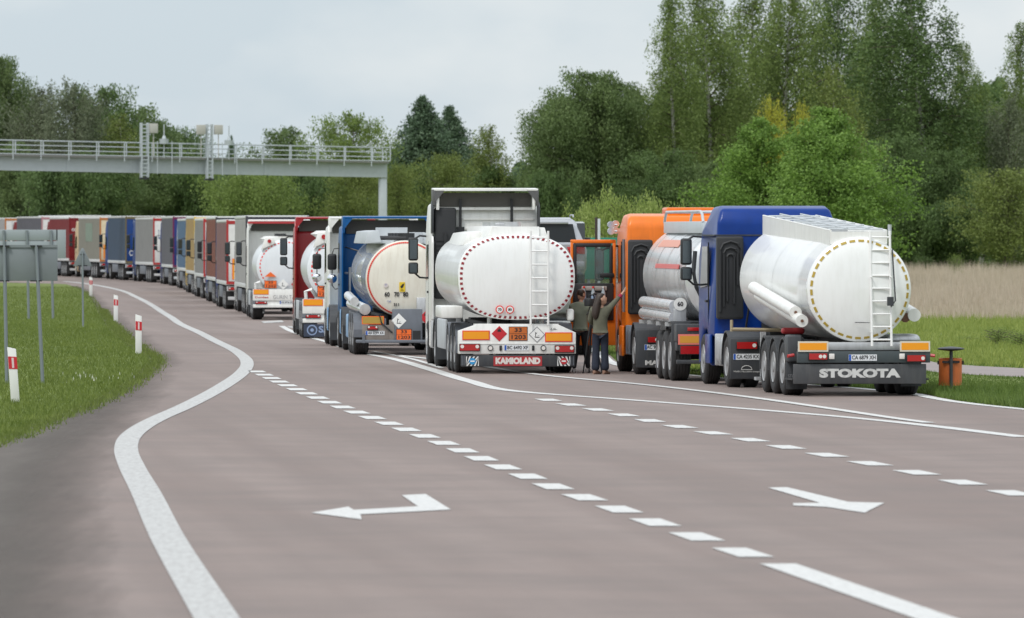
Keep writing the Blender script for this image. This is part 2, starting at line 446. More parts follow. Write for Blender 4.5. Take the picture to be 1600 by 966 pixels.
L2 = [(620, 556), (700, 565), (875, 590), (1000, 601.5), (1150, 619), (1300, 640), (1400, 655), (1452, 662)]
wline("lane_line", L2, [.22] * 8, m_paint, dz=.016)
eR = lambda y: roadR(y) - .12
strip("right_edge_line", lambda y: eR(y) - .14, lambda y: eR(y) + .1, 60, 330, .012, m_paint, 3)
# dashed lines: each one a row of short blocks about 2 m long on a 4 m step
def dashes(name, pts, n, y_first, period, L, wid, m, first_long=None):
    fn = curve_fn([unproj(*p) for p in pts]); b = MB()
    def q(ya, yb):
        b.add([(fn(ya) - wid / 2, ya, g(ya) + .012), (fn(ya) + wid / 2, ya, g(ya) + .012), (fn(yb) + wid / 2, yb, g(yb) + .012), (fn(yb) - wid / 2, yb, g(yb) + .012)], [(0, 1, 2, 3)])
    for k in range(n): q(y_first + k * period - L / 2, y_first + k * period + L / 2)
    if first_long: q(*first_long)
    return struct(b.build(name, m, smooth=False))
D1 = [(1455, 966), (1222, 885), (1160, 865), (1082, 838), (1018, 816), (961, 795), (908, 777), (862, 761), (823, 745), (785, 731), (700, 696), (620, 667), (540, 639), (470, 612), (405, 583)]
dashes("centre_dashed_line", D1, 26, 75.9, 3.94, 2.15, .33, m_paint, (40, 73.3))
D2 = [(1580, 771.5), (1506, 755.5), (1432, 739.5), (1365, 726.5), (1304, 714.5), (1248, 704), (1198, 693.5), (1152, 684.5), (1107, 676.5), (1069, 669), (1031, 662), (997, 654), (965, 647.5), (936, 641.5), (907, 636), (880, 631), (857, 626), (837, 621)]
dashes("right_dashed_line", D2, 14, 93.2, 3.98, 1.9, .34, m_paint)
def arrow(name, poly):
    w = [unproj(*p) for p in poly]
    b = MB(); b.add([(x, y, .012) for x, y in w], [tuple(range(len(w)))]); return struct(b.build(name, m_paint, smooth=False))
def z7(p): return (p[0] / 2, p[1] / 2 + 640)
def z8(p): return (p[0] / 2 + 800, p[1] / 2 + 560)
arrow("left_turn_arrow", [z7(p) for p in [(972, 326), (1130, 347), (1126, 331), (1409, 316), (1330, 267), (1256, 271), (1306, 306), (1106, 317), (1088, 307)]])
arrow("merge_arrow", [z8(p) for p in [(800, 407), (860, 406), (1052, 452), (1164, 455), (1102, 486), (985, 468), (880, 463), (878, 456), (962, 455)]])
b = MB()
for poly in ([(408, 503), (440, 501), (444, 504), (412, 505.5)], [(448, 510), (462, 511.5), (466, 514), (452, 512.5)]):
    w = [unproj(*p) for p in poly]; b.add([(x, y, g(y) + .014) for x, y in w], [(0, 1, 2, 3)])
struct(b.build("faded_road_marking", m_paint_w, smooth=False))
# the side path beyond the grass strip on the right
pc = curve_fn([(30, 158), (14, 170), (11.0, 174.8), (9.4, 181), (8.5, 190), (8.7, 200), (11, 212)])
PP0 = [unproj(*p) for p in ((1400, 572), (1440, 579), (1470, 583), (1530, 586.5), (1600, 590), (1720, 596))]
PP1 = [unproj(*p) for p in ((1400, 553), (1440, 562), (1470, 568.5), (1530, 572.5), (1600, 576), (1720, 582))]
b = MB(); b.add([(x, y, .006) for x, y in PP0] + [(x, y, .006) for x, y in PP1], [(k, k + 1, 7 + k, 6 + k) for k in range(5)]); struct(b.build("path", m_path, smooth=False))
def on_path(x, y, mg=0.0): return np.interp(x, [p[0] for p in PP0], [p[1] for p in PP0]) - mg < y < np.interp(x, [p[0] for p in PP1], [p[1] for p in PP1]) and x > PP0[0][0] - .5

# ---- grass blades
def blades(name, pts, hmin, hmax, wid, m, lean=.35, seed=1, hfun=None):
    r = np.random.RandomState(seed); n = len(pts); P = np.asarray(pts, float)
    z = np.interp(P[:, 1], GY, GZ)
    h = r.uniform(hmin, hmax, n)
    if hfun is not None: h = h * hfun(P)
    a = r.uniform(0, 2 * PI, n); w = wid * r.uniform(.6, 1.4, n)
    dx, dy = np.cos(a) * w / 2, np.sin(a) * w / 2
    lx, ly = r.normal(0, lean, n) * h, r.normal(0, lean, n) * h
    V = np.empty((n, 3, 3))
    V[:, 0] = np.c_[P[:, 0] - dx, P[:, 1] - dy, z]
    V[:, 1] = np.c_[P[:, 0] + dx, P[:, 1] + dy, z]
    V[:, 2] = np.c_[P[:, 0] + lx, P[:, 1] + ly, z + h]
    me = bpy.data.meshes.new(name); me.vertices.add(n * 3); me.loops.add(n * 3); me.polygons.add(n)
    me.vertices.foreach_set("co", V.ravel()); me.loops.foreach_set("vertex_index", np.arange(n * 3))
    me.polygons.foreach_set("loop_start", np.arange(n) * 3); me.update(calc_edges=True)
    me.materials.append(m); o = bpy.data.objects.new(name, me); C.objects.link(o); return struct(o, "stuff")
def leaf_mat(name, c1, c2, c3, scale=.6, tr=.35, fine=9.0, rough=.6):
    m = bpy.data.materials.new(name); m.use_nodes = True; n = m.node_tree; n.nodes.clear()
    o = n.nodes.new("ShaderNodeOutputMaterial"); d = n.nodes.new("ShaderNodeBsdfPrincipled"); t = n.nodes.new("ShaderNodeBsdfTranslucent"); mx = n.nodes.new("ShaderNodeMixShader")
    d.inputs["Roughness"].default_value = rough; d.inputs["Specular IOR Level"].default_value = .3
    tc = n.nodes.new("ShaderNodeTexCoord")
    a = n.nodes.new("ShaderNodeTexNoise"); a.inputs["Scale"].default_value = scale; a.inputs["Detail"].default_value = 3; n.links.new(tc.outputs["Object"], a.inputs[0])
    c = n.nodes.new("ShaderNodeTexNoise"); c.inputs["Scale"].default_value = fine; n.links.new(tc.outputs["Object"], c.inputs[0])
    r1 = n.nodes.new("ShaderNodeMapRange"); r1.inputs[1].default_value = .35; r1.inputs[2].default_value = .65; n.links.new(a.outputs[0], r1.inputs[0])
    r2 = n.nodes.new("ShaderNodeMapRange"); r2.inputs[1].default_value = .4; r2.inputs[2].default_value = .68; n.links.new(c.outputs[0], r2.inputs[0])
    m1 = n.nodes.new("ShaderNodeMix"); m1.data_type = 'RGBA'; m1.inputs[6].default_value = (*c1, 1); m1.inputs[7].default_value = (*c2, 1); n.links.new(r1.outputs[0], m1.inputs[0])
    m2 = n.nodes.new("ShaderNodeMix"); m2.data_type = 'RGBA'; m2.inputs[7].default_value = (*c3, 1); n.links.new(m1.outputs[2], m2.inputs[6]); n.links.new(r2.outputs[0], m2.inputs[0])
    n.links.new(m2.outputs[2], d.inputs["Base Color"]); n.links.new(m2.outputs[2], t.inputs[0])
    mx.inputs[0].default_value = tr; n.links.new(d.outputs[0], mx.inputs[1]); n.links.new(t.outputs[0], mx.inputs[2]); n.links.new(mx.outputs[0], o.inputs[0])
    MATS[name] = m
    return m
m_blade = leaf_mat("grass_blade", (0.154, 0.203, 0.041), (0.211, 0.262, 0.059), (0.103, 0.150, 0.029), .25, .3)
m_bladed = leaf_mat("dark_grass_blade", (0.115, 0.18, 0.035), (0.16, 0.23, 0.05), (0.08, 0.135, 0.026), .4, .3)
m_reed = leaf_mat("dry_reed", (0.5, 0.41, 0.32), (0.42, 0.33, 0.25), (0.6, 0.51, 0.42), .25, .2, fine=2.0)
m_meadow = leaf_mat("meadow_grass", (0.27, 0.32, 0.075), (0.33, 0.37, 0.1), (0.18, 0.25, 0.05), .12, .3)
P = []
while len(P) < 120000:
    y = 104 + 360 * rng.random()**1.6; x = grassL(y) - abs(rng.gauss(0, 1)) * (1.2 + y * .018) - .02
    if abs(x) < y * .08: P.append((x, y))
blades("grass_bank", P, .04, .11, .020, m_blade, seed=2)
P = []
for _ in range(9000):      # a ragged fringe where the grass meets the dusty verge
    y = 100 + 250 * rng.random(); P.append((grassL(y) + rng.gauss(0, .10) + .06 * math.sin(y * 2.3), y))
blades("grass_fringe", P, .05, .12, .018, m_blade, seed=12)
P = []
while len(P) < 90000:
    y = 128 + 90 * rng.random()**1.3; x = roadR(y) + .05 + rng.random()**1.4 * 9
    if abs(x) < y * .075 and not on_path(x, y, .3): P.append((x, y))
blades("roadside_grass", P, .06, .24, .02, m_bladed, seed=3, hfun=lambda q: np.clip((160 - q[:, 1]) / 9, .22, 1) * (1 + .35 * np.sin(q[:, 0] * 1.7 + q[:, 1] * .5)))
P = []
while len(P) < 110000:
    y = 178 + 177 * rng.random(); x = roadR(min(y, 300)) + .3 + rng.random() * (y * .085)
    if x < y * .082 and not on_path(x, y): P.append((x, y))
blades("meadow_grass", P, .08, .26, .03, m_meadow, seed=4)
P = []
while len(P) < 70000:
    y = 298 + 240 * rng.random()**1.25; x = 6 + rng.random() * (y * .078 - 6)
    if nr.rand() < min(1, (y - 292) / 25): P.append((x, y))
blades("dry_reed_bed", P, .75, 1.25, .035, m_reed, lean=.10, seed=5, hfun=lambda q: np.clip((q[:, 1] - 285) / 60, .45, 1) * (1 + .12 * np.sin(q[:, 0] * 1.3 + q[:, 1] * .11)))
P = [(grassL(y) - 1.0 + rng.gauss(0, .35), y) for y in [rng.gauss(168, 3) for _ in range(26)]]
o = blades("daisy_patch", P, .07, .11, .03, mat("daisy_white", (.75, .75, .68), .6), lean=.02, seed=8)

# ---- trees
def bark_mat(name, a, b_, sc=3.0):
    return mat(name, a, .9, var=.35, vscale=sc, dirt=.7, dirtcol=b_, bump=.5, bscale=12)
bark_birch = bark_mat("birch_bark", (.52, .50, .46), (.12, .11, .10))
bark_dark = bark_mat("brown_bark", (.10, .08, .06), (.05, .045, .035))
LF = {
 'birch': leaf_mat("birch_leaves", (0.177, 0.241, 0.068), (0.245, 0.321, 0.090), (0.108, 0.161, 0.045), .35, .30),
 'deep': leaf_mat("deep_green_leaves", (0.103, 0.166, 0.052), (0.142, 0.214, 0.065), (0.068, 0.112, 0.038), .3, .25),
 'alder': leaf_mat("alder_leaves", (0.137, 0.198, 0.070), (0.188, 0.257, 0.090), (0.091, 0.139, 0.050), .35, .28),
 'maple': leaf_mat("maple_leaves", (0.183, 0.302, 0.059), (0.262, 0.410, 0.081), (0.110, 0.199, 0.043), .5, .35),
 'light': leaf_mat("light_leaves", (0.194, 0.268, 0.068), (0.251, 0.332, 0.090), (0.137, 0.198, 0.050), .4, .35),
 'olive': leaf_mat("olive_leaves", (0.188, 0.235, 0.063), (0.239, 0.289, 0.077), (0.125, 0.171, 0.045), .4, .3),
 'yellow': leaf_mat("yellow_leaves", (.44, .42, .05), (.52, .48, .07), (.28, .32, .05), .4, .3),
 'spruce': leaf_mat("spruce_needles", (.095,.15,.085), (.13,.19,.105), (.065,.11,.06), .4, .12),
 'brown': leaf_mat("bare_twig_leaves", (0.16, 0.19, 0.11), (0.19, 0.22, 0.13), (0.11, 0.135, 0.08), .4, .2),
 'bush': leaf_mat("pale_bush_leaves", (0.3, 0.37, 0.1), (0.37, 0.43, 0.15), (0.2, 0.28, 0.06), .5, .3),
}
def quads_mesh(name, Ce, size, seed, m, flat=0.0):
    r = np.random.RandomState(seed); n = len(Ce)
    u = r.normal(size=(n, 3)); u[:, 2] *= (1 - flat); u /= np.linalg.norm(u, axis=1)[:, None]
    w = r.normal(size=(n, 3)); w = np.cross(u, w); w /= np.linalg.norm(w, axis=1)[:, None]
    s = (size * r.uniform(.55, 1.35, n))[:, None]
    V = np.stack([Ce - u * s * .5, Ce + w * s * .32 - u * s * .05, Ce + u * s * .5, Ce - w * s * .32 - u * s * .05], 1)
    me = bpy.data.meshes.new(name); me.vertices.add(n * 4); me.loops.add(n * 4); me.polygons.add(n)
    me.vertices.foreach_set("co", V.ravel()); me.loops.foreach_set("vertex_index", np.arange(n * 4))
    me.polygons.foreach_set("loop_start", np.arange(n) * 4); me.update(calc_edges=True); me.materials.append(m); return me
def env(kind, t):          # crown half-width along the height, 0..1
    t = min(max(t, 0), 1)
    if kind == 'birch': return .28 + .72 * math.sin(PI * min(1, (t * .92 + .05)))**.75 if t < .55 else max(.05, (1 - ((t - .5) / .52)**2.0))**.8
    if kind == 'cone': return max(.03, min(1, (1 - t) * 2.0))**.9
    if kind == 'egg': return (.82 + .18 * math.sin(PI * t / .6)) if t < .3 else max(.04, (1 - t) / .7)**.62
    if kind == 'dome': return math.sqrt(max(.02, 1 - (2 * t - .8)**2 / 1.44)) if t > .4 else .75 + .25 * t / .4
    return math.sqrt(max(.03, 1 - (2 * t - 1)**2))
def tree_meshes(seed, H, R, shape, leafkind, nleaf, leaf_, base=.15, bark=bark_dark, gap=.25, droop=0.0, sub=7):
    leaf = leaf_ * .8; nleaf = int(nleaf * 1.45)
    r = np.random.RandomState(seed)
    tr = MB(); tw = []
    ph = r.uniform(0, 6, 4)
    def axis(t): return Vector((H * .018 * math.sin(t * 4 + ph[0]), H * .018 * math.sin(t * 3.4 + ph[1]), t * H))
    r0 = H * .011 + .04
    ts = np.linspace(0, .97, 12)
    tr.tube([axis(t) for t in ts], [r0 * (1 - t)**.8 + .012 for t in ts], 8)
    nl = int(26 + H * 1.6) * (3 if shape == 'cone' else 1)
    cl = []                       # clump centres and radii
    for k in range(nl):
        t = base + (1 - base) * ((k + r.uniform(0, 1)) / nl)**.9
        if t > .985: continue
        u = (t - base) / (1 - base)
        L = R * env(shape, u) * r.uniform(.62, 1.12)
        if r.rand() < gap * .35: L *= .55
        if shape == 'cone': L = R * env(shape, u) * r.uniform(.75, 1.05)
        a = k * 2.399 + r.uniform(-.5, .5)
        p0 = axis(t); rise = {'cone': .10, 'birch': 1.25, 'dome': .55}.get(shape, .5) * L * r.uniform(.6, 1.2)
        if shape != 'cone': rise *= (1 - .5 * u)
        d = Vector((math.cos(a), math.sin(a), 0))
        pts = []
        for q in (0, .35, .7, 1.0):
            p = p0 + d * L * q + Vector((0, 0, rise * (q - droop * q * q * 1.1)))
            p += Vector(r.normal(0, L * .03, 3)); pts.append(p)
        tr.cur = 1; tr.tube(pts, [r0 * .36 * (1 - t)**.6 + .012, r0 * .25 * (1 - t)**.6 + .01, .02, .008], 5, cap=False)
        for q in np.linspace(.22, 1.0, sub):
            i = min(2, int(q / .35)); f_ = q / .35 - i if i < 2 else (q - .7) / .3
            p = pts[i].lerp(pts[i + 1], min(1, max(0, f_)))
            cr_ = (.20 + .18 * q) * L * .6 + .22
            off = Vector(r.normal(0, 1, 3)) * L * .13; off.z *= .6
            cl.append((p + off, cr_))
    cw = np.array([c[1]**2 for c in cl]); cw /= cw.sum()
    idx = r.choice(len(cl), nleaf, p=cw)
    cc = np.array([c[0][:] for c in cl])[idx]; rr = np.array([c[1] for c in cl])[idx]
    g3 = np.clip(r.normal(0, .55, (nleaf, 3)), -1.05, 1.05); g3[:, 2] *= .7 if shape != 'birch' else .9
    Pn = cc + g3 * rr[:, None]
    if shape == 'birch':          # hanging twigs: pull part of the leaves down in strings
        k = r.rand(nleaf) < .6; Pn[k, 2] -= np.minimum(2.6, np.abs(r.normal(0, 1.3, k.sum()))) * np.minimum(1, rr[k] * 1.2)
        Pn[:, 0:2] = cc[:, 0:2] + (Pn[:, 0:2] - cc[:, 0:2]) * .68
    Pn[:, 2] = np.maximum(Pn[:, 2], .05)
    return tr, bark, quads_mesh("crown", Pn, leaf, seed + 1, LF[leafkind])
PROTO = {}
def proto(key, *a, **k):
    tr, bark, cm = tree_meshes(*a, **k)
    o = tr.build("trunk", [bark, bark_dark]); me = o.data; bpy.data.objects.remove(o)
    PROTO[key] = (me, cm, a[1], a[2])
proto('birch1', 11, 20, 4.2, 'birch', 'birch', 34000, .21, base=.10, bark=bark_birch, droop=.9)
proto('birch2', 12, 20, 3.8, 'birch', 'deep', 32000, .21, base=.08, bark=bark_birch, droop=.8)
proto('birch3', 13, 20, 3.4, 'birch', 'birch', 24000, .20, base=.12, bark=bark_birch, droop=1.0, gap=.6)
proto('birch4', 14, 12, 2.6, 'birch', 'olive', 12000, .20, base=.1, bark=bark_birch, droop=.9)
proto('alder', 21, 13, 5.2, 'dome', 'alder', 52000, .24, base=.06)
proto('broad', 22, 12, 4.5, 'round', 'deep', 22000, .27, base=.08, gap=.4)
proto('broad2', 23, 12, 4.5, 'dome', 'alder', 20000, .27, base=.08, gap=.5)
proto('light', 24, 11, 4.4, 'dome', 'light', 13000, .25, base=.25, gap=.9, sub=5)
proto('maple', 25, 9.5, 3.9, 'egg', 'maple', 36000, .19, base=.04)
proto('spruce', 26, 13, 3.6, 'cone', 'spruce', 42000, .25, base=.06, droop=.6, gap=0)
proto('olive', 27, 7, 3.6, 'round', 'olive', 16000, .19, base=.04)
proto('yellow', 28, 11, 2.0, 'birch', 'yellow', 5000, .22, base=.3)
proto('twiggy', 29, 13, 3.4, 'birch', 'brown', 14000, .22, base=.1, gap=.8, bark=bark_dark)
proto('willow', 30, 7, 5.6, 'dome', 'light', 17000, .26, base=.03)
proto('bush', 31, 3.2, 2.8, 'dome', 'bush', 9000, .15, base=.02)
proto('darkbush', 32, 5, 3.6, 'round', 'deep', 12000, .25, base=.02)
proto('shrub', 33, 1.0, .8, 'round', 'light', 1500, .07, base=.02)
def tree(key, name, label, cat, px, top, Y, wpx=None, group=None, yaw=None):
    tm, cm, H0, R0 = PROTO[key]; H = ZP(top, Y) - g(Y)
    r = thing(name, label, cat, (XP(px, Y), Y, g(Y) - .05), rng.uniform(0, 6.28) if yaw is None else yaw, group)
    sz = H / (H0 * 1.02); sx = (wpx / S(Y) / 2) / (R0 * 1.0) if wpx else sz
    r.scale = (sx, sx, sz)
    for nm, me in (("trunk", tm), ("crown", cm)):
        o = bpy.data.objects.new(nm, me); C.objects.link(o); o.parent = r
    return r
T = tree
gL, gM, gR = "trees of the wood on the left", "trees in the gap behind the gantry", "tall birches behind the reed field"
# left wood
T('alder', 'tall_tree', 'tallest tree at the far left edge of the picture, rising above the left wood', 'tree', 0, 88, 620, 105, gL)
T('broad2', 'broadleaf_tree', 'round grey-green tree next to the tall one at the left edge', 'tree', 40, 148, 640, 140, gL)
T('twiggy', 'broadleaf_tree', 'half-bare brownish tree, first of two, in the left wood above the gantry', 'tree', 66, 132, 610, 110, gL)
T('twiggy', 'broadleaf_tree', 'half-bare brownish tree with a pale pointed top, second of two, in the left wood', 'tree', 112, 126, 605, 105, gL)
T('broad', 'broadleaf_tree', 'green tree with a pointed crown in the left wood, before the skyline drops', 'tree', 155, 136, 615, 140, gL)
T('broad2', 'broadleaf_tree', 'green tree right behind the lattice mast that stands further left on the gantry', 'tree', 216, 168, 640, 150, gL)
T('birch4', 'broadleaf_tree', 'small tree just left of the first pair of sensor boxes on the gantry', 'tree', 190, 172, 610, 110, gL)
T('spruce', 'conifer_tree', 'pointed tree between the two lattice masts on the gantry', 'tree', 254, 184, 650, 100, gL)
T('broad', 'broadleaf_tree', 'lowest tree at the right end of the left wood, above the gantry railing', 'tree', 272, 200, 655, 120, gL)
T('broad2', 'broadleaf_tree', 'dark green tree under the left end of the gantry beam', 'tree', 20, 225, 600, 130, gL)
T('darkbush', 'broadleaf_tree', 'dark tree below the gantry beam, above the grey side of the leftmost trucks', 'tree', 90, 255, 590, 120, gL)
T('broad', 'broadleaf_tree', 'dark tree below the gantry beam, above the beige trailer', 'tree', 160, 235, 595, 110, gL)
T('broad2', 'broadleaf_tree', 'dark tree below the gantry, under its left lattice mast', 'tree', 235, 240, 600, 110, gL)
T('darkbush', 'broadleaf_tree', 'dark tree below the gantry, between its two lattice masts', 'tree', 295, 262, 600, 90, gL)
for px, top, Y, w, key in ((-70, 120, 615, 140, 'broad2'), (-150, 110, 625, 150, 'alder'), (-240, 125, 610, 150, 'broad'), (-330, 115, 620, 160, 'alder'), (-420, 130, 612, 150, 'broad2')):
    T(key, 'broadleaf_tree', 'one of the trees continuing the left wood beyond the left edge of the picture', 'tree', px, top, Y, w, gL)
# behind the middle of the queue
T('spruce', 'conifer_tree', 'small dark spruce top showing over the gantry railing beside the right lattice mast', 'tree', 361, 206, 760, 34, gM)
T('willow', 'willow_tree', 'wide pale green bushy tree below the gantry beam, above the small trailers', 'tree', 395, 276, 575, 165, gM)
T('broad2', 'broadleaf_tree', 'flat-topped tree over the gantry railing, left of the sunny sparse tree', 'tree', 446, 202, 640, 140, gM)
T('light', 'broadleaf_tree', 'sparse light green tree with sky showing through, above the right end of the gantry', 'tree', 552, 172, 600, 130, gM)
T('broad', 'broadleaf_tree', 'green tree right of the gantry post, below the two conifers', 'tree', 640, 258, 610, 110, gM)
T('olive', 'broadleaf_tree', 'yellow-green tree below the gantry beam, left of its post', 'tree', 560, 262, 580, 110, gM)
T('darkbush', 'broadleaf_tree', 'dark tree under the gantry beam, between the pale bushy tree and the post', 'tree', 480, 272, 585, 110, gM)
T('spruce', 'conifer_tree', 'taller of the two dark conifers in the middle of the skyline', 'tree', 657, 142, 640, 150, gM)
T('spruce', 'conifer_tree', 'shorter of the two dark conifers in the middle of the skyline', 'tree', 702, 158, 645, 125, gM)
T('birch4', 'birch_tree', 'slim light birch with a thin pointed top, left of the big round alder', 'tree', 766, 190, 600, 100, gM)
T('olive', 'broadleaf_tree', 'olive green tree behind the white cab roof, below the shorter conifer', 'tree', 700, 246, 590, 110, gM)
T('broad', 'broadleaf_tree', 'low green tree above the white cab roof, below the slim light birch', 'tree', 775, 258, 600, 100, gM)
T('spruce', 'conifer_tree', 'low dark spruce in the dip of the skyline beside the big round alder', 'tree', 818, 252, 700, 50, gM)
T('olive', 'broadleaf_tree', 'olive green tree just right of the gantry post behind the blue cab', 'tree', 618, 262, 575, 70, gM)
T('alder', 'alder_tree', 'big round alder with a fine leafy crown, left of the tall birches', 'tree', 922, 112, 560, 175, gM)
T('alder', 'alder_tree', 'lower shoulder of alder foliage on the left side of the big round alder', 'tree', 880, 150, 563, 140, gM, 1.0)
T('alder', 'alder_tree', 'alder filling the right side of the big round alder, next to the leftmost birch', 'tree', 968, 128, 566, 140, gM, 4.0)
T('darkbush', 'broadleaf_tree', 'dark tree filling the foot of the big round alder', 'tree', 858, 275, 555, 90, gM)
T('broad2', 'broadleaf_tree', 'dark tree between the big round alder and the tall birches', 'tree', 990, 200, 575, 90, gM)
# right: tall birches
T('birch3', 'birch_tree', 'leftmost tall birch, its thin drooping edge against the sky', 'tree', 1052, -30, 560, 120, gR)
T('birch1', 'birch_tree', 'tall birch above the orange cab, second from the left of the row', 'tree', 1105, -50, 570, 150, gR)
T('birch3', 'birch_tree', 'tall birch with sky gaps, directly above the blue cab', 'tree', 1165, -60, 580, 150, gR)
T('birch1', 'birch_tree', 'tall birch behind the yellow tree', 'tree', 1232, -60, 565, 160, gR)
T('birch2', 'birch_tree', 'tall dark birch behind the light birch that stands over the maple', 'tree', 1305, -55, 590, 170, gR)
T('birch3', 'birch_tree', 'tall birch with many pale limbs, directly above the rounded tank end with yellow dashes', 'tree', 1368, -40, 560, 130, gR)
T('birch2', 'birch_tree', 'thickest tall birch, with a white trunk showing, in front of the row on the right', 'tree', 1436, -60, 548, 220, gR, 1.0)
T('birch3', 'birch_tree', 'birch with drooping top against the sky notch on the right', 'tree', 1500, 55, 560, 110, gR)
T('birch2', 'birch_tree', 'shorter dark birch above the litter bin', 'tree', 1530, 120, 575, 120, gR)
T('birch3', 'birch_tree', 'grey-green birch cut by the right edge of the picture', 'tree', 1602, 22, 565, 110, gR)
T('twiggy', 'birch_tree', 'thin half-bare birch in front of the one at the right edge', 'tree', 1580, 150, 550, 90, gR)
T('birch4', 'birch_tree', 'light olive birch with hanging twigs right behind the maple top', 'tree', 1300, 92, 500, 115, gR)
T('yellow', 'broadleaf_tree', 'small tree with bright yellow young leaves behind the maples', 'tree', 1204, 152, 480, 50)
T('yellow', 'broadleaf_tree', 'lower tip of yellow young leaves just left of the light birch', 'tree', 1252, 160, 485, 34)
for px, top, Y, w, key, lb in ((1040, 235, 545, 120, 'broad', 'dark undergrowth tree under the leftmost tall birch'), (1110, 255, 542, 120, 'broad2', 'dark undergrowth tree above the orange cab roof'),
        (1400, 215, 540, 130, 'broad', 'dark undergrowth tree right of the maple'), (1470, 235, 541, 120, 'broad', 'dark undergrowth tree behind the reeds, above the litter bin'),
        (1380, 300, 536, 110, 'darkbush', 'low dark tree behind the ladder of the tank with yellow dashes'), (1500, 320, 536, 110, 'darkbush', 'low dark tree at the back of the reed field'), (1440, 325, 535, 90, 'darkbush', 'low dark tree behind the pipe end of the rightmost tank')):
    T(key, 'broadleaf_tree', lb, 'tree', px, top, Y, w, "undergrowth of the birch wood")
T('maple', 'maple_tree', 'dense bright green maple right behind the white tank, nearer of two', 'tree', 1290, 163, 400, 262, None, .4)
T('maple', 'maple_tree', 'bright green maple further left, behind the blue cab roof', 'tree', 1192, 180, 440, 215, None, 2.2)
T('olive', 'broadleaf_tree', 'olive bush-like tree at the right edge above the reeds', 'tree', 1572, 268, 530, 175)
T('shrub', 'shrub', 'small bright green shrub sticking out of the reed field', 'shrub', 1494, 402, 500, 26)
T('bush', 'bush', 'pale flowering bush behind the orange door, right of the silver car', 'bush', 965, 320, 320, 110, "pale bushes beyond the queue")
T('bush', 'bush', 'pale bush seen between the silver car and the steel post', 'bush', 918, 328, 340, 80, "pale bushes beyond the queue")
T('bush', 'bush', 'pale bush mostly hidden behind the orange cab roof', 'bush', 1020, 326, 335, 100, "pale bushes beyond the queue")
T('shrub', 'weed_clump', 'leafy weed clump on the grass at the right edge, beyond the path', 'plant', 1560, 512, 215, 60, "leafy weed clumps beyond the path")
T('shrub', 'weed_clump', 'leafy weed clump furthest right, cut by the picture edge', 'plant', 1595, 518, 210, 60, "leafy weed clumps beyond the path")
T('shrub', 'weed_clump', 'small leafy weed clump above the litter bin, in the meadow', 'plant', 1512, 524, 225, 40, "leafy weed clumps beyond the path")
# far-off wood, one mass
def far_wood(name, x0, x1, Y, hfun, n, leafkind, leaf=.5, depth=26):
    r = np.random.RandomState(int(x0) % 97 + 3)
    x = r.uniform(x0, x1, n); y = Y + r.uniform(0, depth, n)
    top = np.array([hfun(a) for a in x]) * (1 + .10 * np.sin(x * .9) * np.sin(x * .37 + 1) + .07 * np.sin(x * 2.3))
    z = top * (r.uniform(0, 1, n)**.75)
    me = quads_mesh(name, np.c_[x, y, z], leaf, 5, LF[leafkind]); o = bpy.data.objects.new(name, me); C.objects.link(o); return struct(o, "stuff")
far_wood("far_wood", XP(-480, 660), XP(330, 660), 662, lambda x: 8.2, 100000, 'deep', .62)
far_wood("distant_pine_wood", XP(300, 780), XP(1020, 780), 780, lambda x: 8.6, 60000, 'spruce', .75)
far_wood("birch_wood", XP(1010, 600), XP(1760, 600), 600, lambda x: 12.5, 110000, 'deep', .5)

# ================================================================== PARTS OF VEHICLES
# local frame of a vehicle: x right, y forward (away from the camera), z up, origin on the ground below its rear edge
def make_wheel(w, r=.5, dual=False):
    h = w / 2
    pr = [(-h + .02, .27), (-h, .33), (-h - .005, .42), (-h + .02, .48), (-h + .05, .497)]
    gs = [-.25, -.08, .08, .25] if not dual else [-.36, .36]
    for q in gs:
        a = q * w
        pr += [(a - .012, .5), (a - .008, .486), (a + .008, .486), (a + .012, .5)]
    if dual: pr = pr[:5] + [(-.36 * w - .01, .5), (-.36 * w, .488), (-.36 * w + .012, .5), (-.05, .495), (-.03, .42), (.03, .42), (.05, .495), (.36 * w - .012, .5), (.36 * w, .488), (.36 * w + .01, .5)]
    pr += [(h - .05, .497), (h - .02, .48), (h + .005, .42), (h, .33), (h - .02, .27)]
    b = MB(); b.lathe([(a, q * r / .5) for a, q in pr], 36)
    t = b.build("wheel", rubber)
    c = MB()
    for sgn in (-1, 1):
        rs = [(sgn * (h - .012), .285), (sgn * (h + .004), .28), (sgn * (h - .02), .255), (sgn * (h - .09), .235), (sgn * (h - .10), .15), (sgn * (h - .03), .12), (sgn * (h + .005), .085), (sgn * (h + .01), .02)]
        c.lathe(rs if sgn < 0 else rs, 24)
        for k in range(10):
            a = 2 * PI * k / 10
            c.tube([(sgn * (h - .095), .185 * math.cos(a), .185 * math.sin(a)), (sgn * (h - .06), .185 * math.cos(a), .185 * math.sin(a))], .016, 6)
    c.tube([(-h + .02, 0, 0), (h - .02, 0, 0)], .13, 12)
    ri = c.build("rim", rimm)
    return t, ri
WH = {}
for k_, (w_, d_) in {'single': (.37, False), 'dual': (.60, True), 'steer': (.31, False)}.items():
    t_, r_ = make_wheel(w_, .5, d_); WH[k_] = (t_.data, r_.data)
    bpy.data.objects.remove(t_); bpy.data.objects.remove(r_)
t_, r_ = make_wheel(.24, .5); WH['car'] = (t_.data, r_.data); bpy.data.objects.remove(t_); bpy.data.objects.remove(r_)
def wheel(root, kind, x, y, r=.5):
    a = bpy.data.objects.new("wheel", WH[kind][0]); C.objects.link(a); a.parent = root; a.location = (x, y, r)
    if r != .5: a.scale = (r / .5,) * 3
    q = bpy.data.objects.new("rim", WH[kind][1]); C.objects.link(q); q.parent = a
    return a
def trailer_wheels(root, ys, W=1.25, r=.5):
    for y in ys:
        for s in (-1, 1): wheel(root, 'single', s * (W - .19), y, r)
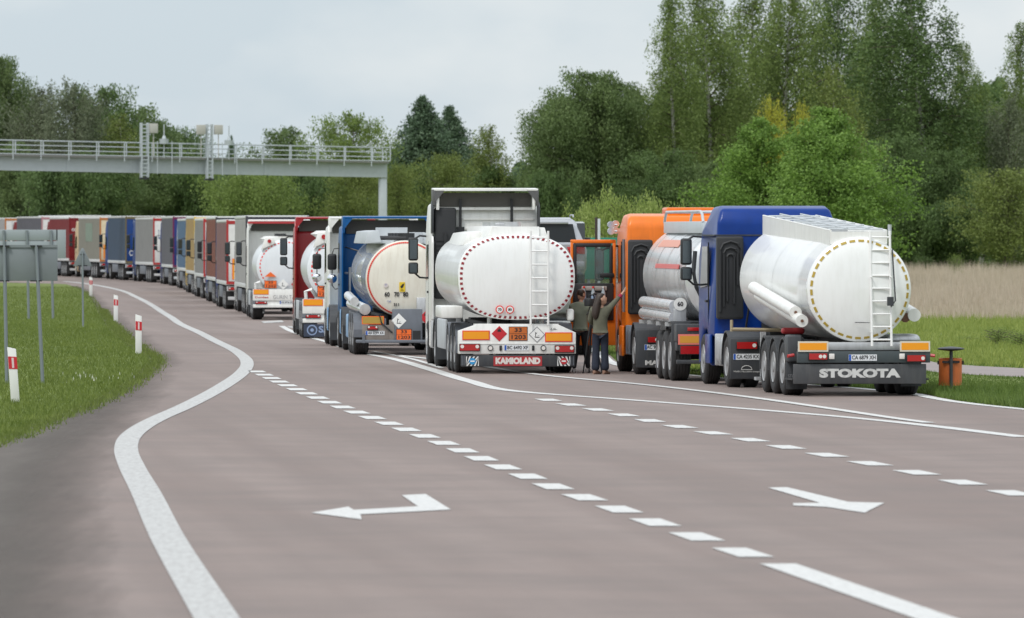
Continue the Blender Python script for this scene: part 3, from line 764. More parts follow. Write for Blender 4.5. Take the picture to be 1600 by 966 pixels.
def plate(parent, x, y, z, body, w=.52, h=.115, name="number_plate"):
    p = MB(); p.box(x - w / 2, x + w / 2, y - .012, y, z - h / 2, z + h / 2)
    p.cur = 1; p.box(x - w / 2 + .004, x - w / 2 + .045, y - .015, y - .0125, z - h / 2 + .004, z + h / 2 - .004)
    o = p.build(name, [platew, euro], parent, smooth=False)
    t = text(body, ink, parent, x + .02, y - .013, z, .10, w=w * .84, bold=.002, name="plate_lettering")
    return o
def tail_lamp(parent, x, y, z, w=.4, h=.14, style=0, name="tail_light"):
    b = MB(); b.box(x - w / 2, x + w / 2, y - .05, y, z - h / 2, z + h / 2, .012)
    b.cur = 1; b.box(x - w / 2 + .015, x + w / 2 - .015, y - .056, y - .051, z - h / 2 + .015, z + h / 2 - .015)
    b.cur = 2
    for q in ((-.36, .36) if style == 0 else ((.12, .32) if style == 1 else (.34,))): b.disc(x + q * w, y - .057, z + (.02 if style == 0 else 0), h * .24, .006, 12)
    return b.build(name, [black, redl, whl], parent)
def reflector_board(parent, x, y, z, w, h, border=redr, inner=amber, bw=.02, name="reflector_board"):
    b = MB(); b.box(x - w / 2, x + w / 2, y - .012, y, z - h / 2, z + h / 2)
    b.cur = 1; b.box(x - w / 2 + bw, x + w / 2 - bw, y - .016, y - .0125, z - h / 2 + bw, z + h / 2 - bw)
    return b.build(name, [border, inner], parent, smooth=False)
def diamond(parent, x, y, z, r, m, sym=None, name="warning_placard", border=None):
    b = MB(); b.prism([(x - r, z), (x, z - r), (x + r, z), (x, z + r)], 'y', y - .006, y)
    q = r * .86; b.cur = 1; b.prism([(x - q, z), (x, z - q), (x + q, z), (x, z + q)], 'y', y - .009, y - .0065)
    b.cur = 2
    if sym == 'flame':
        b.prism([(x - .25 * r, z + .25 * r), (x + .25 * r, z + .25 * r), (x + .18 * r, z + .42 * r), (x + .22 * r, z + .6 * r), (x + .08 * r, z + .5 * r), (x, z + .78 * r), (x - .1 * r, z + .5 * r), (x - .2 * r, z + .62 * r)], 'y', y - .012, y - .0095)
    if sym == 'fish':       # dead fish and tree sign
        b.prism([(x - .35 * r, z - .25 * r), (x + .42 * r, z - .30 * r), (x + .2 * r, z - .38 * r), (x - .2 * r, z - .36 * r)], 'y', y - .012, y - .0095)
        b.prism([(x - .22 * r, z - .22 * r), (x - .14 * r, z - .22 * r), (x - .12 * r, z + .3 * r), (x - .2 * r, z + .3 * r)], 'y', y - .012, y - .0095)
        b.prism([(x - .16 * r, z + .02 * r), (x + .02 * r, z + .22 * r), (x - .02 * r, z + .26 * r), (x - .16 * r, z + .12 * r)], 'y', y - .012, y - .0095)
        b.prism([(x + .05 * r, z - .2 * r), (x + .3 * r, z - .1 * r), (x + .1 * r, z - .12 * r)], 'y', y - .012, y - .0095)
    return b.build(name, [border or m, m, ink if sym != 'flame' else ink], parent, smooth=False)
def adr_plate(parent, x, y, z, w, h, top, bot, m=adr):
    b = MB(); b.box(x - w / 2, x + w / 2, y - .008, y, z - h / 2, z + h / 2)
    b.cur = 1; q = .012; b.box(x - w / 2 + q, x + w / 2 - q, y - .011, y - .0085, z + .004, z + h / 2 - q); b.box(x - w / 2 + q, x + w / 2 - q, y - .011, y - .0085, z - h / 2 + q, z - .004)
    o = b.build("hazard_plate", [ink, m], parent, smooth=False)
    text(top, ink, o, x, y - .012, z + h * .25, h * .40, w=w * .38, bold=.002); text(bot, ink, o, x, y - .012, z - h * .25, h * .40, w=w * .76, bold=.002)
    return o
def mirror(cab, x, y, z0=2.05, z1=2.88, side=-1, mm=black, big=True):
    b = MB(); w = .11; zm = z0 + (z1 - z0) * .34
    b.box(x - w, x + w, y - .09, y + .09, zm + .02, z1, .05, 3)
    b.box(x - w, x + w, y - .09, y + .09, z0, zm - .02, .04, 3)
    b.tube([(x, y, z1 - .05), (x - side * .15, y + .05, z1 + .04), (x - side * .42, y + .05, z1 + .02)], .022, 7)
    b.tube([(x, y, z0 + .05), (x - side * .15, y + .03, z0 - .08), (x - side * .42, y + .05, z0 - .1)], .022, 7)
    b.cur = 1
    b.box(x - w + .03, x + w - .03, y - .096, y - .089, zm + .06, z1 - .05); b.box(x - w + .03, x + w - .03, y - .096, y - .089, z0 + .03, zm - .05)
    return b.build("mirror", [mm, mirrord], cab)
def mirror_round(cab, x, y, z, side=-1):
    b = MB(); b.box(x - .12, x + .12, y - .06, y + .06, z, z + .42, .06, 3)
    b.tube([(x, y, z + .42), (x - side * .05, y, z + .55), (x - side * .36, y, z + .58)], .014, 6)
    b.tube([(x, y, z), (x, y, z - .4), (x - side * .08, y, z - .5), (x - side * .34, y, z - .44)], .014, 6)
    b.cur = 1
    rs = []
    for k in range(7):
        t = PI / 2 * k / 6; rs.append([(x + .13 * math.sin(t + .001) * math.cos(a), y - .09 + .12 * (1 - math.cos(t)), z - .22 + .13 * math.sin(t + .001) * math.sin(a)) for a in [2 * PI * q / 16 for q in range(16)]])
    b.rings(rs)
    return b.build("mirror", [black, chrome], cab)
def snorkel(cab, x0, x1, y, z0, z1, loops=True):
    b = MB(); b.box(x0, x1, y - .26, y, z0, z1, .05, 3)
    xm = (x0 + x1) / 2; w = (x1 - x0) / 2
    if loops:
        for k, q in enumerate((.78, .52, .26)):
            pts = [(xm - w * q, y - .275, z0 + .15 + .1 * k), (xm - w * q, y - .275, z1 - .28 - .07 * k)]
            for t in range(5): a = PI - PI * t / 4; pts.append((xm + w * q * math.cos(a), y - .275, z1 - .26 - .07 * k + w * q * math.sin(a) * .8))
            pts += [(xm + w * q, y - .275, z1 - .28 - .07 * k - .3 * (k + 1))]
            b.tube(pts, .026, 6)
    else:
        n = int((z1 - z0) / .1)
        for k in range(n // 3, n - 6): b.box(x0 + .04, x1 - .04, y - .28, y - .25, z0 + .1 * k, z0 + .1 * k + .05)
        b.box(xm - .03, xm + .03, y - .31, y - .25, z1 - 1.0, z1 - .55)
    return b.build("air_intake", mat("snorkel_black", (.020, .021, .023), .6), cab)
def make_cab(root, yb, H, W, m, floor=.95, L=2.25, roof=.55, win=True, sidefair=None, fair_m=None, hollow=False, trim=None, backm=None, ribs=True, roof_y=0.0, z_low=.38, taper=None, cheek=None):
    """yb: back wall; roof: height of the roof part that slopes forward"""
    hw = W / 2
    b = MB()
    prof = [(yb, floor), (yb, H - roof * .5), (yb + .12, H - .06), (yb + .5, H), (yb + 1.35, H - .02), (yb + 1.9, H - roof * .75), (yb + L, H - roof * 1.6), (yb + L + .06, 1.9), (yb + L + .02, z_low), (yb + L - .35, z_low), (yb + L - .38, .85), (yb + L - .62, 1.08), (yb + L - 1.15, 1.08), (yb + L - 1.42, .85), (yb + L - 1.46, z_low), (yb + .62, z_low), (yb + .6, floor)]
    b.prism(prof, 'x', -hw, hw, .075, 3)
    if ribs:
        for k in range(5):
            z = 1.35 + k * .36
            if z < H - .7: b.box(-hw + .55, hw - .12, yb - .018, yb + .01, z, z + .03)
    if taper:
        for i_, v_ in enumerate(b.v):
            if v_[2] > H - taper[0]: b.v[i_] = (v_[0] * (1 - taper[1] * ((v_[2] - H + taper[0]) / taper[0])), v_[1], v_[2])
    cab = b.build("cab", m, root, angle=50)
    if win:
        for s in (-1, 1):
            w_ = MB(); w_.prism([(yb + 1.0, 1.95), (yb + 1.0, 2.72), (yb + 1.75, 2.72), (yb + 2.05, 2.0), (yb + 2.0, 1.9)], 'x', s * (hw + .006), s * (hw - .02), .0)
            w_.build("window", glass, cab, smooth=False)
            d = MB()                                    # door with its seam and handle
            d.prism([(yb + .93, .98), (yb + .93, 2.80), (yb + .955, 2.80), (yb + .955, .98)], 'x', s * (hw + .003), s * (hw - .02))
            d.box(s * (hw + .03), s * (hw - .01), yb + 1.02, yb + 1.24, 1.62, 1.67, .01)
            d.build("door_seam", black, cab)
        f_ = MB(); f_.prism([(yb + L + .075, 1.98), (yb + L + .02, 2.55), (yb + L - .05, 2.75), (yb + L - .08, 2.75), (yb + L + .0, 1.98)], 'x', -hw + .15, hw - .15); f_.build("windscreen", glass, cab, smooth=False)
    st = MB()
    for s in (-1, 1):
        for z in (.45, .75): st.box(s * (hw + .004), s * (hw - .25), yb + .72, yb + .80 + .02, z, z + .05)
    build_each(st, "step", black, cab)
    if sidefair:
        z0, z1, dy = sidefair
        for s in (-1, 1):
            q = MB(); q.prism([(yb + .02, z0), (yb - dy, z0 + .1), (yb - dy, z1 - .18), (yb - dy + .06, z1 - .05), (yb + .02, z1)], 'x', s * (hw - .045), s * hw, .012)
            q.build("side_fairing", fair_m or m, cab)
    if hollow:
        z1, dy, dep = hollow       # open roof fairing: top sheet, cheeks, dark sheet painted as the shade inside
        q = MB()
        q.prism([(yb - dy, z1 - .05), (yb - dy, z1), (yb + .5, z1 + .02), (yb + .5, z1 - .05)], 'x', -hw + .04, hw - .04, .012)
        if cheek: q.cur = 2
        for s in (-1, 1):
            q.prism([(yb - dy, z1 - .02), (yb - dy + .02, z1 - dep), (yb + .3, z1 - dep), (yb + .5, z1 - .02)], 'x', s * (hw - .09), s * (hw - .03), .012)
            if cheek:
                q.cur = 0; q.prism([(yb - dy + .03, z1 - .08), (yb - dy + .05, z1 - dep - .1), (yb, z1 - dep - .1), (yb, z1 - .08)], 'x', s * (hw - .17), s * (hw - .10), .015); q.cur = 2
            q.prism([(s * (hw - .04), z1 - .04), (s * (hw - .30), z1 - .03), (s * (hw - .08), z1 - .3)], 'y', yb - dy + .01, yb - dy + .06)
        if trim:
            q.cur = 1; q.box(-hw + .28, hw - .30, yb - dy - .03, yb - dy - .002, z1 - .055, z1 + .01, .008); q.cur = 0
        fo = q.build("roof_fairing", [fair_m or m, trim or white2, cheek or white2], cab)
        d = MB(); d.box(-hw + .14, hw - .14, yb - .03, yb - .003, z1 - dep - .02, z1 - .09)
        d.build("fairing_shade_sheet", mat("fairing_inner_shade", (.10, .095, .085), .7), cab)
    return cab
def fender(root, y, x0, x1, r=.58, m=dgrey, flap=True, full=False):
    b = MB(); n = 10; rs = []
    for k in range(n + 1):
        a = -.12 + (PI + .24) * k / n
        rs.append((r * math.cos(a), r * math.sin(a)))
    out = [(y + p[0], .5 + p[1]) for p in rs] + [(y + p[0] * .95, .5 + p[1] * .95) for p in rs[::-1]]
    for i in range(n):
        j = i + 1; L_ = len(out)
        b.prism([out[i], out[j], out[L_ - 1 - j], out[L_ - 1 - i]], 'x', x0, x1)
    if flap:
        b.box(x0, x1, y - r - .015, y - r + .005, .17, .62)
    return b.build("mudguard", m, root)
def tractor_chassis(root, y0, y1, tank_m=alu, fuel=True, parts=True):
    """frame from y0 (behind the drive axle) to y1 (front)"""
    b = MB()
    for s in (-1, 1): b.box(s * .36, s * .45, y0, y1, .72, .98)
    for y in np.linspace(y0 + .1, y1 - .3, 4): b.box(-.36, .36, y, y + .1, .76, .94)
    b.box(-.95, .95, y1 - .35, y1 - .05, .42, .62)
    b.tube([(-.85, y0 + 1.0, .5), (.85, y0 + 1.0, .5)], .09, 10)
    b.prism([(y0 + .4, .98), (y0 + 1.5, .98), (y0 + 1.35, 1.1), (y0 + .5, 1.1)], 'x', -.45, .45)
    o = b.build("chassis", chass, root)
    if fuel:
        q = MB()
        q.box(-1.22, -.62, y0 + 1.75, y0 + 2.75, .42, 1.0, .14, 4)
        for yy in (y0 + 1.95, y0 + 2.5): q.box(-1.235, -.60, yy, yy + .05, .40, 1.02, .02)
        q.build("fuel_tank", tank_m, root)
        q = MB(); q.box(.62, 1.22, y0 + 1.75, y0 + 2.75, .42, 1.0, .1, 3); q.build("battery_box", dgrey, root)
    return o
def se_ring(cx, cz, rx, rz, y, n=56, ex=2.0):
    r = []
    for k in range(n):
        a = 2 * PI * k / n; c_, s_ = math.cos(a), math.sin(a)
        r.append((cx + rx * math.copysign(abs(c_)**(2 / ex), c_), y, cz + rz * math.copysign(abs(s_)**(2 / ex), s_)))
    return r
def make_tank(root, sections, ex, mats, dish=.22, cap_rim=True):
    """sections: (y, cz, rx, rz) from the rear head to the front head"""
    b = MB(); rs = []
    y0, cz, rx, rz = sections[0]
    for k in (.0006, .2, .4, .6, .75, .87, .94, .975, .993): rs.append(se_ring(0, cz, rx * k, rz * k, y0 + dish - dish * math.sqrt(max(0, 1 - k * k)) - 0, ex=ex if k > .5 else 2 + (ex - 2) * k * 2))
    nrear = len(rs)
    rs.append(se_ring(0, cz, rx, rz, y0 + dish + .04, ex=ex))
    if cap_rim: rs.append(se_ring(0, cz, rx * 1.0, rz * 1.0, y0 + dish + .10, ex=ex)); rs.append(se_ring(0, cz, rx * .993, rz * .993, y0 + dish + .115, ex=ex))
    for (y, c2, a, q) in sections[1:]: rs.append(se_ring(0, c2, a, q, y, ex=ex))
    y1, c1, a1, q1 = sections[-1]
    for k in (.97, .9, .75, .5, .2, .02): rs.append(se_ring(0, c1, a1 * k, q1 * k, y1 + dish * math.sqrt(1 - k * k), ex=ex))
    n = len(rs[0])
    for k in range(len(rs) - 1):
        b.cur = 0 if k < nrear + (1 if cap_rim else 0) else 1
        vs = rs[k] + rs[k + 1]
        b.add(vs, [(i, (i + 1) % n, n + (i + 1) % n, n + i) for i in range(n)])
    # weld rings
    o = b.build("tank", mats, root, smooth=False)
    m = bmesh.new(); m.from_mesh(o.data); bmesh.ops.remove_doubles(m, verts=m.verts, dist=.0005); bmesh.ops.recalc_face_normals(m, faces=m.faces); m.to_mesh(o.data); m.free()
    o.data.polygons.foreach_set("use_smooth", [True] * len(o.data.polygons)); o.data.set_sharp_from_angle(angle=math.radians(30))
    return o
def head_y(x, z, y0=.05, cz=1.86, rx=.97, rz=.94, dish=.2, off=.014):
    k = min(.98, math.hypot(x / rx, (z - cz) / rz)); return y0 + dish - dish * math.sqrt(1 - k * k) - off
def dash_ring(tank, y0, cz, rx, rz, k, n, dw, dh, m, ex, dish, duty=.5, name="reflective_tape"):
    b = MB()
    # march by arc length
    pts = []
    for i in range(721):
        a = 2 * PI * i / 720; c_, s_ = math.cos(a), math.sin(a)
        pts.append(Vector((rx * k * math.copysign(abs(c_)**(2 / ex), c_), 0, cz + rz * k * math.copysign(abs(s_)**(2 / ex), s_))))
    L = [0]
    for i in range(720): L.append(L[-1] + (pts[i + 1] - pts[i]).length)
    tot = L[-1]; y = y0 + dish - dish * math.sqrt(1 - k * k) - .008
    def at(s_):
        s_ %= tot; i = min(719, max(0, int(np.searchsorted(L, s_)) - 1)); t = (s_ - L[i]) / max(1e-6, L[i + 1] - L[i]); return pts[i].lerp(pts[i + 1], t)
    cen = Vector((0, 0, cz))
    for i in range(n):
        s0 = tot * i / n; s1 = s0 + tot / n * duty
        A, B_ = at(s0), at(s1)
        na = (A - cen); na.normalize(); nb = (B_ - cen).normalized()
        q = [A - na * dh / 2, A + na * dh / 2, B_ + nb * dh / 2, B_ - nb * dh / 2]
        slope = dish * k / math.sqrt(1 - k * k) * dh / 2 / max(rx, rz)
        vs = [(p.x, y + (-slope if j in (0, 3) else slope), p.z) for j, p in enumerate(q)] + [(p.x, y + .03, p.z) for p in q]
        b.add(vs, [(0, 1, 2, 3), (4, 7, 6, 5), (0, 4, 5, 1), (1, 5, 6, 2), (2, 6, 7, 3), (3, 7, 4, 0)])
    return b.build(name, m, tank, smooth=False)
def ladder(parent, x, y, z0, z1, w=.36, n=7, m=white2, r=.018, topy=None):
    b = MB(); ty = y if topy is None else topy
    for s in (-1, 1): b.tube([(x + s * w / 2, y, z0), (x + s * w / 2, ty, z1)], r * 1.3, 8)
    for k in range(n):
        t = (k + .5) / n; b.tube([(x - w / 2, y + (ty - y) * t, z0 + (z1 - z0) * t), (x + w / 2, y + (ty - y) * t, z0 + (z1 - z0) * t)], r, 8)
    for t in (.12, .6):
        for s in (-1, 1): b.tube([(x + s * w / 2, y, z0 + (z1 - z0) * t), (x + s * w / 2, y + .25, z0 + (z1 - z0) * t)], r * .8, 6)
    return b.build("ladder", m, parent)
def trailer_frame(root, y0, y1, z=1.0, m=chass):
    b = MB()
    for s in (-1, 1):
        b.box(s * .42, s * .52, y0, y1, z - .22, z)
    for y in np.linspace(y0 + .3, y1 - .3, 7): b.box(-.72, .72, y, y + .08, z - .18, z - .06)
    for y in (1.6, 2.9, 4.2): b.tube([(-.95, y, .5), (.95, y, .5)], .08, 10); b.box(-.5, .5, y - .25, y + .1, .45, .8)
    return b.build("chassis", m, root)
def landing(root, y, m=alu):
    b = MB()
    for s in (-1, 1): b.box(s * .78, s * .88, y, y + .1, .25, 1.1); b.box(s * .68, s * .98, y - .1, y + .2, .18, .24)
    return build_each(b, "landing_leg", m, root)
def tractor_running(root, yb, drive_y, steer_y, mud=dgrey, flap=True, W=1.22):
    for s in (-1, 1):
        wheel(root, 'dual', s * (W - .30), drive_y); wheel(root, 'steer', s * (W - .16), steer_y)
        fender(root, drive_y, s * (W - .62), s * (W + .02), .60, mud, flap)
def truck(label, px, Y, head, group="trucks and tankers queueing at the border", name="tanker_truck", cat="tanker truck"):
    return thing(name, label, cat, (XP(px, Y), Y, g(Y)), math.radians(head), group)
def mk(cx, s, z0=0.0):         # turn picture offsets of a rear face into local metres
    return (lambda px: (px - cx) / s), (lambda py: CAMZ - (py - HZ) / s - z0)

# ================================================================== A1: white rounded-box tanker in the middle
R = truck("white rounded tanker with square maroon dashes and a white cab, parked in the middle", 808, 172, 3.65)
X_, Z_ = mk(808, F / 172)
trailer_frame(R, .35, 10.2, 1.06); trailer_wheels(R, (1.45, 2.75, 4.05))
tk = make_tank(R, [(.05, 2.045, 1.245, .905), (3, 2.05, 1.24, .90), (9.6, 2.12, 1.22, .88)], 2.55, [tank_w, tank_s], dish=.16)
dash_ring(tk, .05, 2.045, 1.245, .905, .945, 62, .05, .055, maroon, 2.55, .16, .46)
b = MB()
for y in (1.6, 3.6, 5.6, 7.6): b.rings([se_ring(0, 2.048 + y * .008, 1.246 - y * .0028, .906 - y * .0026, y + d_, ex=2.55) for d_ in (-.02, .02)], False)
build_each(b, "weld_band", tank_s, tk)
b = MB()       # collar and walkway on top
b.prism([(-.62, 2.86), (-.50, 3.13), (.62, 3.10), (.70, 2.86)], 'y', .55, 9.0, .01)
b.prism([(-.98, 2.72), (-.86, 2.98), (-.60, 3.02), (-.5, 2.86)], 'y', 3.0, 8.8, .01)
b.box(-.5, .5, .5, .6, 2.9, 3.12)
b.build("walkway", white, tk)
b = MB()
for y in (.9, 2.8, 4.7, 6.6): b.tube([(-.1, y, 3.1), (-.1, y, 3.22)], .24, 18)
b.box(-.42, -.12, .7, .95, 3.1, 3.2, .02); build_each(b, "manhole", alu, tk)
ladder(tk, X_(842.5), -.10, Z_(508), Z_(361), .37, 7)
for px, t_ in ((781, "70"), (797, "80")):
    b = MB(); b.disc(X_(px), .065, Z_(484), .088, .012, 24); b.cur = 1; b.disc(X_(px), .052, Z_(484), .066, .006, 24)
    o = b.build("speed_disc", [redr, white2], tk); text(t_, ink, o, X_(px), .044, Z_(484), .075, bold=.002)
b = MB()
for x in (-.55, .55): b.tube([(x, .6, 1.0), (x, .6, 1.25)], .05, 10)
b.box(-.9, .9, .3, .5, 1.0, 1.06); build_each(b, "tank_cradle", white, R)
# rear board
b = MB()
b.prism([(X_(716), Z_(553)), (X_(900), Z_(553)), (X_(900), Z_(520)), (X_(872), Z_(507)), (X_(748), Z_(506)), (X_(716), Z_(517))], 'y', -.02, .28, .012)
b.box(X_(717), X_(899), -.035, -.005, Z_(537) - .012, Z_(537) + .008)
bd = b.build("rear_board", white, R)
reflector_board(bd, X_(743.5), -.022, Z_(524), .58, .2); reflector_board(bd, X_(873), -.022, Z_(527), .58, .2)
diamond(bd, X_(780), -.022, Z_(521.5), .165, redr if False else mat("placard_red", (.55, .02, .03), .4), 'flame')
adr_plate(bd, X_(809.5), -.022, Z_(521.5), .40, .30, "33", "1203")
diamond(bd, X_(839), -.022, Z_(523), .175, white2, 'fish', border=inkg)
text("-UA-", ink, bd, X_(865), -.022, Z_(514.5), .07, w=.15)
tail_lamp(bd, X_(733.5), -.022, Z_(543), .44, .16); tail_lamp(bd, X_(882), -.022, Z_(545.5), .42, .16)
plate(bd, X_(807), -.022, Z_(543.5), "BC 6492 XF")
for px in (766, 849):
    b = MB(); b.disc(X_(px), -.022, Z_(544), .06, .03, 18); b.cur = 1; b.disc(X_(px), -.053, Z_(544), .042, .004, 16); b.build("work_light", [black, whl], bd)
for px in (782, 833): b = MB(); b.box(X_(px) - .025, X_(px) + .025, -.05, -.02, Z_(548), Z_(540), .008); build_each(b, "rubber_stop", black, bd)
b = MB(); b.box(X_(720), X_(899), .0, .05, Z_(573), Z_(554.5), .01)
for s in (-1, 1): b.box(s * .5, s * .56, .05, .5, .2, .9)
bu = b.build("bumper", dgrey, R)
b = MB(); b.box(X_(771), X_(847), -.012, -.002, Z_(572), Z_(557)); o = b.build("name_panel", redp, bu, smooth=False)
text("KAMIOLAND", mat("name_white", (.72, .66, .62), .5), o, X_(809), -.015, Z_(564.5), .17, w=.95, bold=.012)
for px, cm_, t_ in ((738, mat("sign_blue", (.03, .30, .62), .4), None), (881, mat("sign_red", (.5, .03, .04), .4), None)):
    b = MB(); x, z = X_(px), Z_(564.5); w = .135
    b.box(x - w, x + w, -.012, -.002, z - .10, z + .10); b.cur = 1
    for k in range(-2, 3):
        a = k * .085; pts = [(max(-w, min(w, a - .10)), -.10), (max(-w, min(w, a - .06)), -.10), (max(-w, min(w, a + .10)), .10), (max(-w, min(w, a + .06)), .10)]
        if px > 800: pts = [(-p, q) for p, q in pts]
        b.prism([(x + p, z + q) for p, q in pts], 'y', -.016, -.0125)
    b.cur = 2; b.disc(x, -.017, z, .07, .004, 20)
    o = b.build("warning_sticker", [white2, black, cm_], bu, smooth=False); q = MB(); q.box(x - .045, x + .045, -.0245, -.0222, z - .014, z + .014); q.build("sticker_bar", white2, o, smooth=False)
b = MB()
for px in (722, 725, 892, 896): b.box(X_(px) - .008, X_(px) + .008, -.008, .0, Z_(571), Z_(556))
build_each(b, "bumper_rib", mgrey, bu)
# side boxes above the wheels
b = MB(); b.box(X_(693), X_(727), .9, 3.2, Z_(498), Z_(479), .03); b.box(X_(888), X_(899), .3, .7, Z_(502), Z_(483), .05, 3)
build_each(b, "side_locker", white, R)
for y in (1.45, 2.75, 4.05):
    for s in (-1, 1): fender(R, y, s * .88, s * 1.25, .56, mgrey, False)
b = MB(); b.box(-1.26, -1.18, 5.2, 8.0, .45, 1.1, .03); b.box(1.18, 1.26, 5.2, 8.0, .45, 1.0, .03); build_each(b, "side_guard", galv, R)
landing(R, 7.2)
tractor_chassis(R, 8.6, 13.9); tractor_running(R, 11.3, 9.6, 13.1)
cab = make_cab(R, 11.3, 3.66, 2.44, white, roof=.5, sidefair=(.95, 2.95, .42), hollow=(3.98, .42, .38), trim=white2, fair_m=white, cheek=mat('fairing_dark', (.10, .10, .10), .6))
b = MB()
for s in (-1, 1): b.prism([(11.3, 2.97), (10.95, 2.99), (10.90, 3.58), (11.3, 3.7)], 'x', s * 1.175, s * 1.222, .01)
build_each(b, 'corner_extender', dgrey, cab)
snorkel(cab, -1.16, -.66, 11.28, 1.5, 3.55, loops=False)
b = MB()
for x in (-.56, .60):
    b.box(x - .03, x + .03, 11.18, 11.25, 2.3, 3.75); b.box(x - .09, x + .09, 11.17, 11.2, 3.0, 3.12)
build_each(b, "fairing_strut", black, cab)
b = MB()
for z in (2.62, 2.84, 3.06, 3.28): b.box(-.50, 1.1, 11.255, 11.3, z, z + .03)
b.box(-1.1, 1.1, 11.2, 11.3, 3.5, 3.56)
build_each(b, "back_rib", white, cab)
mirror(cab, -1.52, 13.2, 2.05, 2.88); mirror(cab, 1.52, 13.2, 2.05, 2.88, 1)

# ================================================================== A2: blue cab, cream tank
R = truck("cream tanker with a thin red ring and a bright blue cab", 634, 198, 3.2)
X_, Z_ = mk(634, F / 198)
trailer_frame(R, .5, 10.2, .98); trailer_wheels(R, (1.2, 2.5, 3.8))
TX = .08
tk = make_tank(R, [(.05, 1.86, .97, .94), (3, 1.90, .99, .97), (9.3, 1.96, 1.0, .98)], 2.0, [tank_c, tank_w], dish=.2)
dash_ring(tk, .05, 1.86, .97, .94, .945, 110, .06, .038, mat("red_tape", (.62, .04, .02), .5), 2.0, .2, .86)
b = MB()
b.box(-.85, .15, 1.4, 8.6, 2.72, 2.80, .01)
b.prism([(-.95, 2.72), (-.88, 3.02), (-.62, 3.05), (-.55, 2.76)], 'y', 1.2, 8.8, .01)
b.prism([(.95, 2.62), (.85, 2.95), (.45, 3.0), (.5, 2.72)], 'y', .9, 8.8, .01)
b.box(-.45, .35, 7.2, 7.3, 2.9, 3.12)
b.build("walkway", galv, tk)
b = MB()
for k in range(9): b.tube([(-.45, 1.0 + k * .8, 2.86), (.05, 1.0 + k * .8, 2.86)], .05, 8)
for y in (1.2, 3.0, 4.8, 6.6): b.tube([(.05, y, 2.74), (.05, y, 2.98)], .22, 16)
build_each(b, "manhole", black, tk)
ladder(tk, .95 * .72, -.06, .72, 2.65, .36, 8, m=steel)
for px, t_ in ((605, "60"), (620, "70"), (634, "80")): text(t_, ink, tk, X_(px), head_y(X_(px), Z_(460.5)), Z_(460.5), .15, bold=.004, w=.125)
text("311", ink, tk, X_(620), head_y(X_(620), Z_(476.5)), Z_(476.5), .10, bold=.003)
b = MB(); b.box(X_(624), X_(633), .035, .06, Z_(456), Z_(441)); b.cur = 1; b.prism([(X_(625.5), Z_(448)), (X_(629), Z_(444)), (X_(632), Z_(443)), (X_(630), Z_(449)), (X_(627), Z_(451))], 'y', .030, .0345)
o = b.build("warning_sticker", [mat("sticker_yellow", (.72, .50, .02), .5), ink], tk, smooth=False); text("R", ink, o, X_(628.5), .033, Z_(453.5), .04, w=.08)
b = MB(); b.disc(X_(603), .058, Z_(446), .055, .012, 16); o = b.build("small_emblem", [mat("emblem_pale", (.62, .56, .55), .5)], tk); text("T", mat("emblem_blue", (.2, .25, .5), .5), o, X_(603), .042, Z_(446), .07)
text("Cali", mat("emblem_blue", (.2, .25, .5), .5), tk, X_(608), head_y(X_(608), Z_(471)), Z_(471), .06)
b = MB(); b.tube([(X_(556), .9, Z_(472)), (X_(556) - .02, 4.6, Z_(472) + .12)], .11, 18); b.tube([(X_(572), .6, Z_(484)), (X_(556), 2.9, Z_(476))], .135, 18)
build_each(b, "hose_tube", steel, tk)
b = MB(); b.box(X_(613), X_(660), -.02, .42, Z_(533), Z_(483), .02)
bx = b.build("valve_locker", mgrey, R)
diamond(bx, X_(623), -.024, Z_(501.5), .185, white2, 'fish'); adr_plate(bx, X_(631), -.024, Z_(523), .38, .27, "33", "1203", adr2)
b = MB(); b.box(X_(645), X_(657), -.03, -.021, Z_(532), Z_(517)); b.build("locker_opening", black, bx)
b = MB(); b.box(X_(651), X_(674), .0, .5, Z_(505), Z_(465), .02); o = b.build("steel_cabinet", alu, R)
diamond(o, X_(665), -.004, Z_(496), .15, MATS["placard_red"], 'flame')
b = MB(); b.box(X_(566), X_(612), -.02, .04, Z_(532), Z_(508), .01); b.box(X_(608), X_(616), -.03, .04, Z_(532), Z_(500), .01)
lp = b.build("lamp_panel", mat("dirty_lamp_panel", (.22, .19, .17), .6, var=.2), R)
reflector_board(lp, X_(582.5), -.022, Z_(500.5), .54, .2, border=adr2, inner=mat("dull_amber", (.42, .27, .05), .5))
tail_lamp(lp, X_(582), -.022, Z_(512.5), .26, .1, 0); plate(lp, X_(586), -.022, Z_(520.5), "AA 0299 XX", .46, .1)
b = MB(); b.box(-1.22, 1.22, -.06, .02, Z_(536), Z_(531), .02)
for s in (-1, 1): b.box(s * .48, s * .56, .0, .5, .38, .9); b.box(s * 1.0, s * 1.06, -.065, .0, Z_(536), Z_(522))
b.build("bumper", mgrey, R)
b = MB(); b.tube([(X_(592), -.05, Z_(490)), (X_(596), -.06, Z_(505)), (X_(604), -.06, Z_(512)), (X_(613), -.05, Z_(520))], .018, 8); b.build("cable", hose, R)
for y in (1.2, 2.5, 3.8):
    for s in (-1, 1): fender(R, y, s * .88, s * 1.25, .56, mgrey, False)
landing(R, 7.0)
b = MB(); b.box(-1.22, -1.0, 5.4, 6.8, .35, .95, .05, 3); build_each(b, "side_locker", paleblue, R)
tractor_chassis(R, 8.3, 13.7, tank_m=paleblue); tractor_running(R, 11.0, 9.3, 12.8)
cab = make_cab(R, 11.0, 3.18, 2.40, blue_a, roof=.45, sidefair=(.9, 3.15, .55), hollow=(3.40, .55, .42))
b = MB()
for x in (-.62, .2): b.box(x - .18, x + .18, 10.975, 11.0, 1.3, 2.55, .01)
build_each(b, "back_rib", blue_a, cab)
